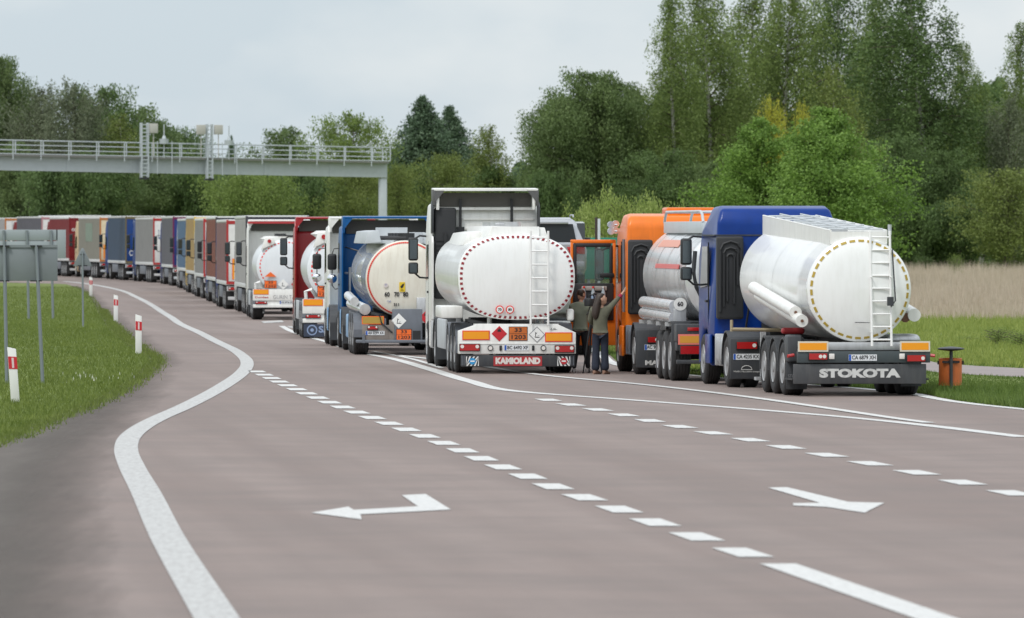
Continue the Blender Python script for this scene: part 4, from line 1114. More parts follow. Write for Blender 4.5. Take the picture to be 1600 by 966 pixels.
b = MB(); b.tube([(-.98, 10.75, 1.2), (-.98, 10.75, 2.1)], .035, 10); b.tube([(-.98, 10.75, 1.95), (-1.1, 10.8, 1.95)], .03, 8); b.build("exhaust_stack", alu, cab)
b = MB(); b.tube([(-1.1, 10.8, 2.62), (-.7, 10.6, 2.5), (-.45, 10.55, 2.5)], .02, 6); b.build("air_hose", hose, cab)
mirror_round(cab, -1.36, 12.9, 2.02)
mirror_round(cab, 1.36, 12.9, 2.02, 1)

# A3: white tractor unit right ahead of the blue cab
R = truck("white tractor unit without trailer, its left edge showing beside the bright blue cab", 590, 214.6, 3.6, name="tractor_unit", cat="truck")
tractor_chassis(R, .1, 5.4, tank_m=paleblue); tractor_running(R, 2.6, 1.1, 4.5)
cab = make_cab(R, 2.7, 3.2, 2.42, white, roof=.45, sidefair=(.9, 3.2, .5), hollow=(3.42, .5, .4))
mirror_round(cab, -1.42, 4.7, 2.02); mirror_round(cab, 1.42, 4.7, 2.02, 1)
b = MB(); b.box(-1.1, 1.1, .1, .16, .55, .8, .02); o = b.build("rear_beam", dgrey, R); tail_lamp(o, -.85, .1, .68, .4, .14); tail_lamp(o, .85, .1, .68, .4, .14)

# ================================================================== generic far tankers A4 (red cab) and A5 (white cab)
def far_tanker(label, px, Y, head, cabm, tm, cabH, boards, cabtrim=None, lead=None):
    R = truck(label, px, Y, head)
    trailer_frame(R, .4, 10.2, 1.0); trailer_wheels(R, (1.3, 2.6, 3.9))
    tk = make_tank(R, [(.05, 1.98, 1.12, 1.02), (4, 2.0, 1.09, 1.02), (9.3, 2.03, 1.08, 1.02)], 2.0, [tm, tm], dish=.2)
    dash_ring(tk, .05, 1.98, 1.12, 1.02, .88, 44, .08, .04, redr, 2.0, .2, .55)
    b = MB(); b.prism([(-.55, 2.85), (-.80, 3.0), (-.62, 3.10), (.62, 3.10), (.80, 3.0), (.55, 2.85)], 'y', .3, 9.0, .01)
    b.prism([(-.95, 2.6), (-.80, 3.05), (-.50, 3.05), (-.4, 2.85)], 'y', .08, .3, .01); b.build("walkway", white, tk)
    b = MB(); b.disc(-.64, .06, 2.92, .07, .02, 14); build_each(b, "marker_lamp", redl, tk)
    b = MB()
    for x in (-.2, .5): b.tube([(x, 1.5, 3.05), (x, 1.5, 3.2)], .22, 14)
    b.tube([(-.3, .2, 3.12), (.9, .2, 3.12)], .03, 6); build_each(b, "manhole", black, tk)
    ladder(tk, .62, -.05, 1.0, 3.0, .36, 8, m=alu)
    b = MB(); b.tube([(-1.12, .4, .9), (-1.16, .3, 1.35), (-1.0, .3, 1.42), (-.85, .5, 1.2)], .05, 8); b.build("grab_rail", white2, R)
    b = MB(); b.box(-1.25, 1.25, -.02, .22, .72, 1.14, .01); b.box(-1.25, 1.25, -.02, .1, .46, .58, .01); b.box(-1.0, 1.0, .02, .06, .58, .72)
    bd = b.build("rear_board", white, R)
    reflector_board(bd, -.95, -.022, 1.04, .56, .19, border=adr2, inner=amber); reflector_board(bd, .95, -.022, 1.04, .56, .19, border=adr2, inner=amber)
    tail_lamp(bd, -.95, -.004, .64, .44, .1); tail_lamp(bd, .95, -.004, .64, .44, .1)
    b = MB()
    for s in (-1, 1): b.box(s * .46, s * .54, .1, .7, .45, .95)
    build_each(b, "bumper_arm", chass, R)
    for y in (1.3, 2.6, 3.9):
        for s in (-1, 1): fender(R, y, s * .88, s * 1.25, .56, mgrey, False)
    landing(R, 7); b = MB(); b.box(-1.25, -1.19, 5.2, 8, .5, 1.05, .02); build_each(b, "side_guard", galv, R)
    tractor_chassis(R, 8.4, 13.8); tractor_running(R, 11.1, 9.4, 12.9)
    cab = make_cab(R, 11.1, cabH - .25, 2.44, cabm, roof=.45, sidefair=(.85, cabH - .1, .5), hollow=(cabH, .5, .4))
    mirror(cab, -1.50, 13.0, 2.05, 2.88, mm=black); mirror(cab, 1.50, 13.0, 2.05, 2.88, 1)
    return R, tk, bd, cab
R, tk, bd, cab = far_tanker("white tanker with a dark red cab, left of the bright blue cab", 541, 233, 2.9, red_c, tank_g, 3.50, None)
adr_plate(bd, -.62, -.026, 1.36, .42, .32, "33", "1202", adr2)
b = MB(); b.box(-.9, -.3, .0, .3, 1.14, 1.2); b.build("placard_rail", alu, bd)
diamond(tk, -.42, .0, 1.45, .18, MATS["placard_red"], None)
b = MB(); b.box(-1.22, 1.22, .0, .04, .06, .42); mf = b.build("mudflap", mat("flap_navy", (.035, .045, .075), .6), R, smooth=False)
b = MB(); b.disc(-.98, -.002, .25, .15, .006, 24); b.cur = 1; b.disc(-.98, -.010, .25, .115, .004, 24); b.cur = 0; b.disc(-.98, -.016, .25, .05, .004, 12)
b.build("round_logo", [mat("logo_blue", (.25, .33, .5), .5), MATS["flap_navy"]], mf)
text("SA", MATS["logo_blue"], mf, -.62, -.004, .26, .25, w=.36, bold=.008)
R, tk, bd, cab = far_tanker("white-cab tanker with a small red triangle, last tanker before the box trailers", 448, 301, 3.1, white, tank_g, 3.72, None)
adr_plate(bd, -.60, -.026, 1.32, .46, .28, "33", "1203", adr2)
diamond(bd, -.13, -.026, 1.32, .2, white2, 'fish'); diamond(bd, .36, -.026, 1.32, .2, MATS["placard_red"], None)
b = MB(); b.box(-.9, .62, .0, .04, 1.14, 1.2); b.build("placard_rail", alu, bd)
b = MB(); b.prism([(-.82, 1.60), (-.38, 1.60), (-.60, 1.78)], 'y', .03, .05); b.build("triangle_sticker", adr2, tk, smooth=False)
text("Donbas", redp, bd, -.93, -.022, .84, .10, w=.5, bold=.002); text("GURIN TANKO", inkg, bd, .1, -.022, .84, .20, w=1.2)
b = MB(); b.box(-1.22, 1.22, 10.54, 10.6, 3.58, 3.66); b.build("red_stripe", redp, cab)
plate(bd, 0, -.004, .65, "AX 4716 XO")

# ================================================================== B1: blue cab, white tank with yellow dashes
R = truck("white tanker with yellow dashes and a deep blue cab, nearest on the right", 1346, 148.3, 6.4)
X_, Z_ = mk(1344, F / 148.3)
trailer_frame(R, .5, 9.9, 1.0); trailer_wheels(R, (1.45, 2.65, 3.85))
tk = make_tank(R, [(.10, 1.955, .965, .965), (1.6, 1.98, .985, .985), (4.5, 2.03, .985, 1.0), (8.9, 2.10, .99, 1.02)], 2.0, [tank_w, tank_s], dish=.20)
dash_ring(tk, .10, 1.955, .965, .965, .925, 34, .08, .042, mat("ochre_tape", (.42, .29, .04), .5), 2.0, .20, .64)
b = MB()
for y in (2.4, 4.6, 6.8): b.rings([se_ring(0, *( (1.955 + (y - .1) * .0188), .968 + (y - .1) * .0063, .968 + (y - .1) * .0085), y + d_) for d_ in (-.018, .018)], False)
build_each(b, "weld_band", tank_s, tk)
b = MB()      # tall splash panels each side of the top walkway, sloping down to the rear
for s in (-1, 1):
    b.prism([(.35, 2.72), (9.0, 2.95), (9.0, 3.31), (.35, 3.02)], 'x', s * .50, s * .53)
    b.tube([(s * .515, .35, 3.03), (s * .515, 9.0, 3.32)], .02, 6)
b.prism([(-.53, 2.78), (.53, 2.78), (.53, 3.01), (-.53, 3.01)], 'y', .33, .36)
b.box(-.5, .5, .4, 9.0, 2.86, 2.9)
wk = b.build("walkway", white, tk)
b = MB()
for k in range(8):
    y = .7 + k * 1.1; z = 3.05 + .28 * (y - .35) / 8.65
    b.tube([(-.5, y, z), (.5, y, z)], .018, 6)
for x in (-.2, .2): b.tube([(x, .4, 3.07), (x, 8.9, 3.35)], .018, 6)
b.tube([(.56, .25, 2.95), (.56, .25, 3.14)], .035, 8)
b.build("walkway_rail", galv, tk)
b = MB()
for y in (1.2, 3.2, 5.2, 7.2): b.tube([(0, y, 2.9), (0, y, 2.98 + .03 * y)], .24, 16)
build_each(b, "manhole", alu, tk)
ladder(tk, X_(1376), -.02, Z_(541), Z_(361), .36, 9, topy=.2)
b = MB(); b.tube([(X_(1390), -.05, Z_(480)), (X_(1397), -.06, Z_(470)), (X_(1394), .1, Z_(390))], .014, 6); b.box(X_(1384), X_(1394), -.08, -.03, Z_(478), Z_(464)); b.tube([(X_(1335), .1, Z_(504)), (X_(1358), .08, Z_(504.5))], .008, 6)
b.build("ladder_latch", dgrey, tk)
b = MB()
b.tube([(-1.08, .9, Z_(489)), (-1.14, 5.9, Z_(489) + .42)], .115, 20); b.tube([(-1.02, .5, Z_(502)), (-1.10, 5.4, Z_(502) + .42)], .115, 20)
b.tube([(1.06, .5, Z_(493)), (1.12, 5.5, Z_(493) + .40)], .12, 20)
b.cur = 1
for q in ((-1.08, .885, Z_(489)), (-1.02, .485, Z_(502))): b.disc(*q, .03, .01, 10)
b.tube([(.93, .8, Z_(497)), (.90, .55, Z_(497))], .09, 10)
build_each(b, "hose_tube", [white, mat("rusty_cap", (.16, .08, .05), .8)], tk)
b = MB(); b.box(-1.05, 1.05, .12, .35, Z_(548), Z_(535), .02); b.box(.55, 1.2, .6, 1.4, Z_(541), Z_(523), .12, 3); b.build("rear_deck", alu, R)
b = MB(); b.box(X_(1243), X_(1453), .0, .10, Z_(567), Z_(549), .01); bm_ = b.build("lamp_beam", mat("beam_teal_grey", (.05, .065, .07), .5, dirt=.2), R)
for px, py in ((1267.5, 541), (1428.5, 549)):
    reflector_board(bm_, X_(px), -.012, Z_(541.5), .56, .19, border=mat("board_cream", (.66, .62, .52), .5), inner=amber, bw=.03)
tail_lamp(bm_, X_(1275), -.004, Z_(557), .36, .14, 1); tail_lamp(bm_, X_(1430), -.004, Z_(560), .36, .14, 2)
b = MB()
for px in (1297, 1408): b.box(X_(px) - .05, X_(px) + .05, -.03, .0, Z_(557) - .05, Z_(557) + .05, .01)
build_each(b, "reverse_light", whl, bm_)
plate(bm_, X_(1346), -.004, Z_(559), "CA 6879 XH")
b = MB()
for s in (-1, 1): b.tube([(s * 1.24, .05, .76), (s * 1.36, .0, .74)], .03, 8)
build_each(b, "marker_lamp", redl, bm_)
b = MB(); b.box(X_(1237), X_(1447), .02, .07, Z_(600), Z_(569), .012); bu = b.build("bumper", mat("bumper_grey", (.055, .058, .062), .5, var=.25, vscale=2, dirt=.3, dirtcol=(.14, .13, .12)), R)
text("STOKOTA", ltext, bu, X_(1341), .016, Z_(584), .20, w=1.5, bold=.013)
b = MB()
for s in (-1, 1):
    for y in (1.45, 2.65, 3.85): pass
    b.box(s * 1.0, s * 1.26, .1, 1.0, .30, .33)
build_each(b, "bumper_arm", chass, R)
for y in (1.45, 2.65, 3.85):
    for s in (-1, 1): fender(R, y, s * .87, s * 1.25, .57, dgrey, y < 2)
b = MB(); b.box(-1.26, -.88, .84, .86, .12, .62, .01); mf = b.build("mudflap", dgrey, R); text("STOKOTA", inkg, mf, -1.07, .836, .36, .08, w=.32)
b = MB(); b.box(-1.26, -1.0, .6, 1.1, .62, 1.12, .04, 3); b.build("rear_mudguard_box", dgrey, R)
b = MB(); b.box(-.98, -.55, 3.3, 3.5, 1.1, 1.22, .05, 3); b.build("red_cover", redp, R)
landing(R, 6.8)
b = MB(); b.tube([(-.3, 7.7, 1.12), (-1.35, 7.6, 1.14)], .035, 8); b.tube([(-1.33, 7.6, 1.1), (-1.33, 7.6, 1.32)], .03, 8); b.build("feed_pipe", mat("old_brass", (.45, .38, .25), .5, metal=.4), R)
tractor_chassis(R, 8.1, 13.4, tank_m=alu); tractor_running(R, 10.8, 9.1, 12.5)
for s in (-1, 1):
    b = MB(); b.box(s * .60, s * 1.24, 8.44, 8.49, .17, .95, .02); mf = b.build("mudflap", dgrey, R)
    tail_lamp(mf, s * .92, 8.44, .82, .42, .16, 2)
    if s < 0:
        plate(mf, -.92, 8.44, .60, "CA 4235 KX")
        pts = [(-.92 + .1 * math.cos(a), 8.43, .36 + .07 * math.sin(a)) for a in np.linspace(PI, 0, 9)]
        q = MB(); q.tube(pts, .008, 6); q.box(-1.03, -.81, 8.425, 8.435, .345, .357); q.build("arch_emblem", ltext, mf)
        text("MAN Nutzfahrzeuge", ltext, mf, -.92, 8.437, .315, .045, w=.5)
cab = make_cab(R, 10.8, 3.52, 2.44, blue_b, roof=.62, L=2.3, ribs=False, taper=(.55, .13))
snorkel(cab, -1.20, -.68, 10.79, 1.30, 2.92)
b = MB(); b.box(-1.225, 1.225, 10.785, 12.6, 2.93, 2.955); b.build("roof_seam", dgrey, cab)
b = MB(); b.box(-.3, .8, 10.75, 10.8, 1.0, 1.45, .03); b.tube([(-.65, 10.6, 1.0), (-.6, 10.3, 1.62), (-.3, 10.2, 1.72), (.1, 10.2, 1.68)], .022, 8); b.build("air_lines", black, cab)
b = MB(); b.box(-1.26, -1.20, 11.2, 11.9, .42, 1.0, .03); b.build("side_skirt", blue_b, cab)
b = MB()
for k, (x, m_) in enumerate(((-.1, 0), (.05, 1), (.2, 2))):
    b.cur = m_; b.tube([(x + .03 * math.cos(t * 2.2), 10.72 - .035 * t, 1.25 - .06 * math.sin(t * .45) + .03 * math.sin(t * 2.2)) for t in range(0, 40)], .011, 5)
b.build("coiled_air_line", [redl, euro, black], cab)
mirror(cab, -1.52, 12.75, 2.05, 2.88); mirror(cab, 1.52, 12.75, 2.05, 2.88, 1)

# ================================================================== B2: orange cab, steel tank
R = truck("steel tanker with hose tubes along its side and an orange cab with its door open", 1152, 163, 4.8)
X_, Z_ = mk(1152, F / 163)
trailer_frame(R, .5, 9.6, 1.02); trailer_wheels(R, (1.1, 2.3, 3.5))
tk = make_tank(R, [(.30, 2.08, 1.0, 1.0), (2, 2.08, 1.02, 1.02), (8.6, 2.10, 1.04, 1.04)], 2.0, [steel, steel], dish=.2)
b = MB()
for y in (.7, 2.4, 4.2, 6.0, 7.8): b.rings([se_ring(0, 2.09, 1.045, 1.045, y + d_) for d_ in (-.04, .04)], False)
build_each(b, "tank_band", steel, tk)
b = MB(); b.prism([(-.62, 2.98), (-.62, 3.22), (.62, 3.22), (.62, 2.98)], 'y', .8, 8.4, .01); b.build("walkway", mat("pale_steel", (.55, .6, .63), .45, metal=.3, dirt=.2), tk)
b = MB()
for x in (-.6, -.05): b.tube([(x, .8, 3.2), (x, 1.0, 3.36), (x, 1.3, 3.42), (x, 8.0, 3.42), (x, 8.3, 3.3), (x, 8.4, 3.2)], .03, 8)
for k in range(6): b.tube([(-.6, 1.4 + k * 1.2, 3.41), (-.05, 1.4 + k * 1.2, 3.41)], .02, 6)
b.build("walkway_rail", galv, tk)
b = MB()
for s in (0,):
    b.rings([[(-1.046 * math.cos(a), y, 2.09 + 1.046 * math.sin(a)) for a in np.linspace(.16, .25, 5)] + [(-1.03 * math.cos(a), y, 2.09 + 1.03 * math.sin(a)) for a in np.linspace(.25, .16, 5)] for y in (1.6, 6.2)])
b.build("red_stripe", mat("faded_red", (.62, .13, .12), .5), tk)
b = MB()
b.rings([[(-1.046 * math.cos(a), y, 2.09 + 1.046 * math.sin(a)) for a in np.linspace(.62, .80, 5)] + [(-1.03 * math.cos(a), y, 2.09 + 1.03 * math.sin(a)) for a in np.linspace(.80, .62, 5)] for y in (3.4, 7.4)])
b.build("salmon_patch", mat("faded_salmon", (.66, .30, .22), .5), tk)
b = MB()
for z in (1.50, 1.27): b.tube([(-1.16, .9, z), (-1.18, 6.9, z + .04)], .125, 20)
for y in (1.3, 3.1, 4.9, 6.6): b.box(-1.32, -.9, y, y + .06, 1.1, 1.18)
build_each(b, "hose_tube", steel, tk)
b = MB(); b.disc(-1.06, .86, 1.55, .13, .015, 24); b.cur = 1; b.box(-1.19, -.93, .86, .89, .92, 1.46, .10, 4)
o = b.build("speed_disc", [white2, alu], tk); text("60", ink, o, -1.06, .84, 1.55, .12, bold=.003)
b = MB(); b.tube([(-.86, -.1, 2.62), (-.90, -.15, 2.2), (-.84, -.18, 1.9), (-.66, -.15, 1.55), (-.42, -.1, 1.32), (-.3, 0, 1.25)], .045, 10); b.build("hose", hose, tk)
b = MB(); b.box(-1.22, 1.22, .05, .55, .80, 1.16, .02); lk = b.build("rear_locker", dgrey, R)
b = MB(); b.box(-1.22, 1.22, .0, .1, .36, .44, .01); b.box(-1.20, -.6, .2, .6, .62, .8, .02); b.build("bumper", dgrey, R)
reflector_board(lk, -.88, .03, .85, .62, .21, border=pinkb, inner=mat("dull_orange", (.68, .32, .04), .5), bw=.035)
tail_lamp(lk, -.88, .03, .64, .56, .19, 5); tail_lamp(lk, .88, .03, .64, .56, .19, 5); reflector_board(lk, .88, .03, .85, .62, .21, border=pinkb, inner=amber)
b = MB(); b.box(-1.0, -.7, .03, .045, 1.02, 1.09, .005); b.build("side_reflector", redl, lk)
for y in (1.1, 2.3, 3.5):
    b = MB()
    for k in range(9):
        b.box(-1.262, -1.252, y - .03, y + .03, .2 + k * .065, .235 + k * .065)
b = MB(); b.box(-1.26, -.86, .66, .70, .3, 1.2, .02); b.box(-1.26, -.2, .68, 4.2, 1.17, 1.21, .01); b.build("mudguard_frame", dgrey, R)
landing(R, 6.4)
tractor_chassis(R, 7.8, 13.1, tank_m=mgrey); tractor_running(R, 10.5, 8.7, 12.2)
for s in (-1, 1):
    b = MB(); b.box(s * .60, s * 1.24, 8.04, 8.09, .15, .95, .02); mf = b.build("mudflap", dgrey, R)
    tail_lamp(mf, s * .85, 8.04, .74, .32, .14, 1)
    if s < 0: text("MAN", ltext, mf, -.85, 8.03, .25, .13, w=.4, bold=.006); plate(mf, -.88, 8.04, .58, "AC 9063", .36)
cab = make_cab(R, 10.5, 3.40, 2.44, orange, roof=.5, L=2.3, ribs=False, taper=(.5, .07))
snorkel(cab, -1.18, -.66, 10.49, 1.25, 2.84)
b = MB(); b.box(-.30, .75, 10.9, 11.9, 3.38, 3.53, .04); b.build("roof_hatch_box", orange, cab)
b = MB()
for z in (3.02, 3.16): b.tube([(-1.22, 12.35, z), (-1.36, 12.35, z)], .02, 6); b.tube([(-1.36, 12.25, z), (-1.36, 12.42, z)], .075, 12); b.tube([(-1.24, 12.45, z + .02), (-1.24, 12.6, z + .02)], .075, 12)
build_each(b, "roof_lamp", chrome, cab)
b = MB(); b.tube([(-1.24, 10.7, 1.3), (-1.24, 10.7, 2.85)], .03, 8); b.build("door_seal_tube", mgrey, cab)
b = MB(); b.box(-1.26, -1.20, 10.9, 11.6, .35, 1.0, .03); b.build("side_skirt", orange, cab)
# open door: hinged at the front of the cab side, swung out square to the cab
hx, hy = -1.25, 12.35; DW = .98
b = MB()
def dquad(x0, x1, z0, z1, y0=0, y1=.07, bb=.02): b.box(hx - x1, hx - x0, hy + y0, hy + y1, z0, z1, bb)
dquad(0, DW, .56, 1.86); dquad(DW - .06, DW, 1.8, 2.82); dquad(0, .07, 1.8, 2.78); dquad(.0, DW, 2.76, 2.84)
b.cur = 1
dquad(.05, DW - .05, 1.10, 1.90, -.05, -.002, .03); dquad(DW - .13, DW - .06, 1.9, 2.76, -.02, .04); dquad(.07, .14, 1.9, 2.72, -.02, .04); dquad(.1, DW - .1, 2.68, 2.765, -.02, .04)
dquad(.12, DW - .2, 1.22, 1.5, -.12, -.05, .03); dquad(.04, .34, 2.02, 2.12, -.03, .03)
b.cur = 2; dquad(.20, .75, 1.74, 1.84, -.09, -.05, .02)
dr = b.build("open_door", [orange, black, mat("door_trim_grey", (.35, .34, .32), .6)], cab); dr["label"] = "open door with a black inner lining, pockets and a tall window"
gm = mat("clear_glass", (.10, .14, .13), .03, trans=0, alpha=.38)
b = MB(); dquad(.12, DW - .12, 1.88, 2.70, .02, .03, 0); b.build("door_window", gm, dr, smooth=False)
b = MB(); b.box(hx - .42, hx - .22, hy + .35, hy + .5, 1.95, 2.65, .05, 3); b.box(hx - .42, hx - .22, hy + .35, hy + .5, 1.62, 1.90, .05, 3); b.tube([(hx - .3, hy + .4, 2.6), (hx - .05, hy + .15, 2.7), (hx + .02, hy, 2.7)], .025, 6)
b.cur = 1; b.box(hx - .40, hx - .24, hy + .343, hy + .349, 1.98, 2.61); b.box(hx - .40, hx - .24, hy + .343, hy + .349, 1.65, 1.87)
b.build("mirror", [black, mirrorm], dr)
mirror(cab, 1.52, 12.4, 2.05, 2.88, 1)
Bm = R.matrix_basis.copy()
def onB2(x, y, z):
    v = Matrix.Translation(R_B2.location) @ Matrix.Rotation(R_B2.rotation_euler.z, 4, 'Z') @ Vector((x, y, z)); return v
R_B2 = R
for k, (dx, cm_, lb) in enumerate(((.70, redr, 'plastic bottle with a red cap, left one in the pocket of the open orange door'), (.50, redr, 'plastic bottle with a red cap, middle one in the pocket of the open orange door'), (.28, platew, 'clear plastic bottle with a pale blue label and a white cap, in the door pocket'))):
    p = onB2(hx - dx, hy - .10, 1.50)
    t = thing("water_bottle", lb, "bottle", p, 0, "bottles in the door pocket")
    b = MB(); b.lathe([(0, .01), (0, .04), (.02, .046), (.20, .046), (.27, .02), (.30, .017), (.301, .005)], 14, 'z'); b.build("bottle_body", mat("pet_plastic", (.5, .6, .66), .1, alpha=.8), t)
    b = MB(); b.lathe([(.295, .004), (.295, .024), (.335, .024), (.336, .004)], 12, 'z'); b.build("cap", cm_, t)
    b = MB(); b.lathe([(.07, .0475), (.15, .0475)], 14, 'z'); b.build("bottle_label", mat("label_blue", (.35, .5, .7), .5), t)

# ================================================================== curtain-side trucks of the queue
def bright(c, k): return tuple(min(1, v * k) for v in c)
CABM = {}
def col(name, c, **k): return mat(name, c, .55, var=.10, vscale=1.5, dirt=.3, dirtcol=tuple(v * .5 + .03 for v in c), spec=.25, bump=.6, bscale=2.5, **k)
BT = [0]
def box_truck(label, px_rl, Y, px_fl, curtain, rear, frame, cabc, Hh=4.0, sticker=None, words=None):
    """px_rl / px_fl: picture column of the rear-left and front-left corners"""
    BT[0] += 1; Hh += (.0, .05, -.06, .06, -.04, .07, -.05, .04, -.07, .05, 0)[BT[0] % 11]
    Y2 = Y + 13.4
    xr, xf = XP(px_rl, Y), XP(px_fl, Y2)
    head = math.atan2(-(xf - xr), 13.4)
    cx = xr + 1.27 * math.cos(head); cy = Y + 1.27 * math.sin(head)
    R = thing("curtainside_truck", label, "truck", (cx, cy, g(Y)), head, "curtain-side trucks queueing along the bend")
    trailer_frame(R, .3, 13.2, 1.12)
    trailer_wheels(R, (2.4, 3.7, 5.0))
    b = MB()
    for s in (-1, 1):
        b.box(s * 1.262, s * 1.24, .12, 13.3, 1.24, Hh - .14)
        for k in range(14): b.box(s * 1.27, s * 1.262, .5 + k * .98, .54 + k * .98, 1.12, Hh - .2)
    cu = b.build("side_curtain", curtain, R, smooth=False)
    b = MB(); b.box(-1.275, 1.275, .0, 13.4, Hh - .13, Hh, .03); b.box(-1.24, 1.24, 13.3, 13.4, 1.1, Hh - .13); b.box(-1.27, 1.27, .05, 13.4, 1.06, 1.24, .01); b.build("body_frame", mat("body_alloy", (.62, .63, .62), .45, metal=.1, dirt=.2), R)
    b = MB(); b.box(-1.20, -.01, -.01, .05, 1.22, Hh - .2, .01); b.box(.01, 1.20, -.01, .05, 1.22, Hh - .2, .01); rd = b.build("rear_door", rear, R)
    b = MB()
    for s in (-1, 1): b.box(s * 1.275, s * 1.19, -.025, .06, 1.1, Hh - .02)
    b.box(-1.19, 1.19, -.025, .06, Hh - .2, Hh - .06); b.box(-1.19, 1.19, -.025, .06, 1.1, 1.21); b.build("door_frame", frame, rd, smooth=False)
    b = MB()
    for x in (-.75, -.3, .3, .75): b.tube([(x, -.04, 1.25), (x, -.04, Hh - .25)], .018, 6)
    build_each(b, "lock_bar", galv, rd)
    if sticker: reflector_board(rd, -.95, -.012, 1.75, .16, .9, border=redr, inner=amber); reflector_board(rd, .95, -.012, 1.75, .16, .9, border=redr, inner=amber)
    if words: text(words[0], words[1], rd, words[2], -.014, words[3], words[4], w=words[5], bold=.006)
    b = MB(); b.box(-1.2, 1.2, .12, .22, .42, .56, .01); b.box(-1.25, 1.25, .1, .3, .8, 1.02, .01)
    for s in (-1, 1): b.box(s * .5, s * .58, .1, .6, .42, 1.1)
    bu = b.build("bumper", galv if Y > 330 and int(Y) % 2 else mat("bumper_white_grey", (.5, .5, .5), .5), R)
    tail_lamp(bu, -.98, .1, .91, .42, .14); tail_lamp(bu, .98, .1, .91, .42, .14)
    b = MB(); b.box(-1.25, -1.19, 6.0, 10.2, .5, 1.0, .02); b.box(1.19, 1.25, 6.0, 10.2, .5, 1.0, .02); build_each(b, "side_guard", mgrey, R)
    landing(R, 10.2, mgrey)
    for s in (-1, 1):
        b = MB(); b.box(s * .88, s * 1.26, 1.75, 1.78, .2, .95); b.build('mudflap', chass, R, smooth=False)
    for s in (-1, 1): wheel(R, 'dual', s * .92, 12.2); wheel(R, 'steer', s * 1.04, 15.7)
    b = MB()
    for s in (-1, 1): b.box(s * .36, s * .45, 11.3, 16.3, .72, .98)
    b.box(-1.2, -.62, 13.2, 14.3, .42, 1.0, .08); b.box(.62, 1.2, 13.2, 14.3, .42, 1.0, .08); b.build("tractor_chassis", chass, R)
    cab = make_cab(R, 14.0, 3.75, 2.40, cabc, roof=.6, sidefair=(.9, 3.3, .25))
    mirror(cab, -1.50, 15.9, 2.05, 2.88); mirror(cab, 1.50, 15.9, 2.05, 2.88, 1)
    return R
c_white = col("truck_white", (.66, .66, .64)); c_grey = col("curtain_light_grey", (0.226, 0.226, 0.221)); c_lgrey = col("curtain_pale_grey", (0.355, 0.349, 0.342))
c_mauve = col("curtain_mauve", (0.205, 0.108, 0.108)); c_brown = col("curtain_brick", (0.194, 0.058, 0.037)); c_sand = col("curtain_sand", (0.360, 0.245, 0.095)); c_lblue = col("curtain_steel_blue", (0.073, 0.138, 0.230))
c_dgrey = col("curtain_mid_grey", (0.103, 0.103, 0.119)); c_blue = col("curtain_blue", (.030, .060, .105)); c_beige = col("curtain_beige", (0.220, 0.214, 0.173)); c_red = col("curtain_red", (0.173, 0.011, 0.014))
c_cream = col("door_cream", (.66, .56, .38)); c_navy = col("cab_navy", (.02, .04, .18)); c_royal = col("cab_royal_blue", (.01, .045, .19)); c_or = col("frame_orange", (.50, .18, .05)); c_rd = col("frame_red", (.42, .04, .04)); c_dark = col("frame_dark", (.06, .06, .07)); c_yel = yellow
box_truck("truck with a light grey curtain, right in front of the white-cab tanker", 384, 326, 367, c_lgrey, c_grey, c_dark, c_white, 3.92)
box_truck("truck with a faded mauve curtain and white rear doors in a red frame", 354, 350, 338, c_mauve, c_white, c_rd, c_navy, 3.95, sticker=True)
box_truck("truck with a brick-brown curtain and a blue cab", 337, 374, 322, c_brown, c_brown, c_dark, c_royal, 3.98)
box_truck("grey-curtained truck with red-framed white doors, between the sand-coloured and brown trucks", 318, 398, 304, c_grey, c_white, c_rd, c_white, 4.0)
box_truck("truck with a sand-coloured curtain and yellow rear posts", 303.5, 422, 290.5, c_sand, yellow, yellow, yellow, 4.0)
box_truck("truck with a narrow steel-blue curtain next to the sand-coloured one", 290.5, 445, 277, c_lblue, c_lblue, c_lblue, c_white, 4.0)
box_truck("truck with a mid-grey curtain and dark purple-blue doors", 270, 467, 252, c_dgrey, c_navy, col("frame_purple", (.16, .02, .08)), c_navy, 4.0)
box_truck("truck with a light grey curtain and white doors with blue lettering", 239.5, 488, 211, c_grey, c_white, c_rd, c_royal, 4.0, words=("LKW", c_royal, -.72, 2.9, .8, .5))
box_truck("truck with a blue curtain and royal blue rear doors", 196, 509, 168, c_blue, c_royal, mat("post_bronze", (.14, .11, .05), .5), c_royal, 4.0, words=("O", c_white, -.9, 1.7, .5, .25))
R = box_truck("truck with a green patch on its beige curtain and cream doors framed orange", 156, 529, 122, c_beige, c_cream, c_or, col("cab_cream", (.55, .42, .25)), 4.0, sticker=True)
b = MB(); b.box(-1.276, -1.272, 4.5, 8.8, 2.4, 3.6); b.build("curtain_patch", col("patch_green", (.20, .26, .20)), R, smooth=False)
box_truck("truck with a dark red curtain and red doors, behind the grey sign boards", 108, 548, 77, c_red, c_red, c_red, c_red, 4.02, words=("or", c_white, -.95, 3.2, .4, .3))
box_truck("truck with pale doors edged in pink, left of the red truck", 65, 567, 25, c_dgrey, c_white, col("frame_pink", (.45, .22, .24)), c_red, 4.05)
box_truck("truck with a pale curtain and white doors framed in orange, at the left picture edge", 8, 586, -38, c_lgrey, c_white, c_or, c_white, 4.1)
# roofs of a second file of trucks beyond the bend
for px, Y, cu_, lb in ((118, 566, c_white, "white-roofed truck of the second file, behind the grey-curtained and red trucks"), (40, 600, c_white, "white-roofed truck of the second file, furthest away at the left edge")):
    box_truck(lb, px, Y, px - 60, cu_, c_white, c_white, c_white, 4.12)

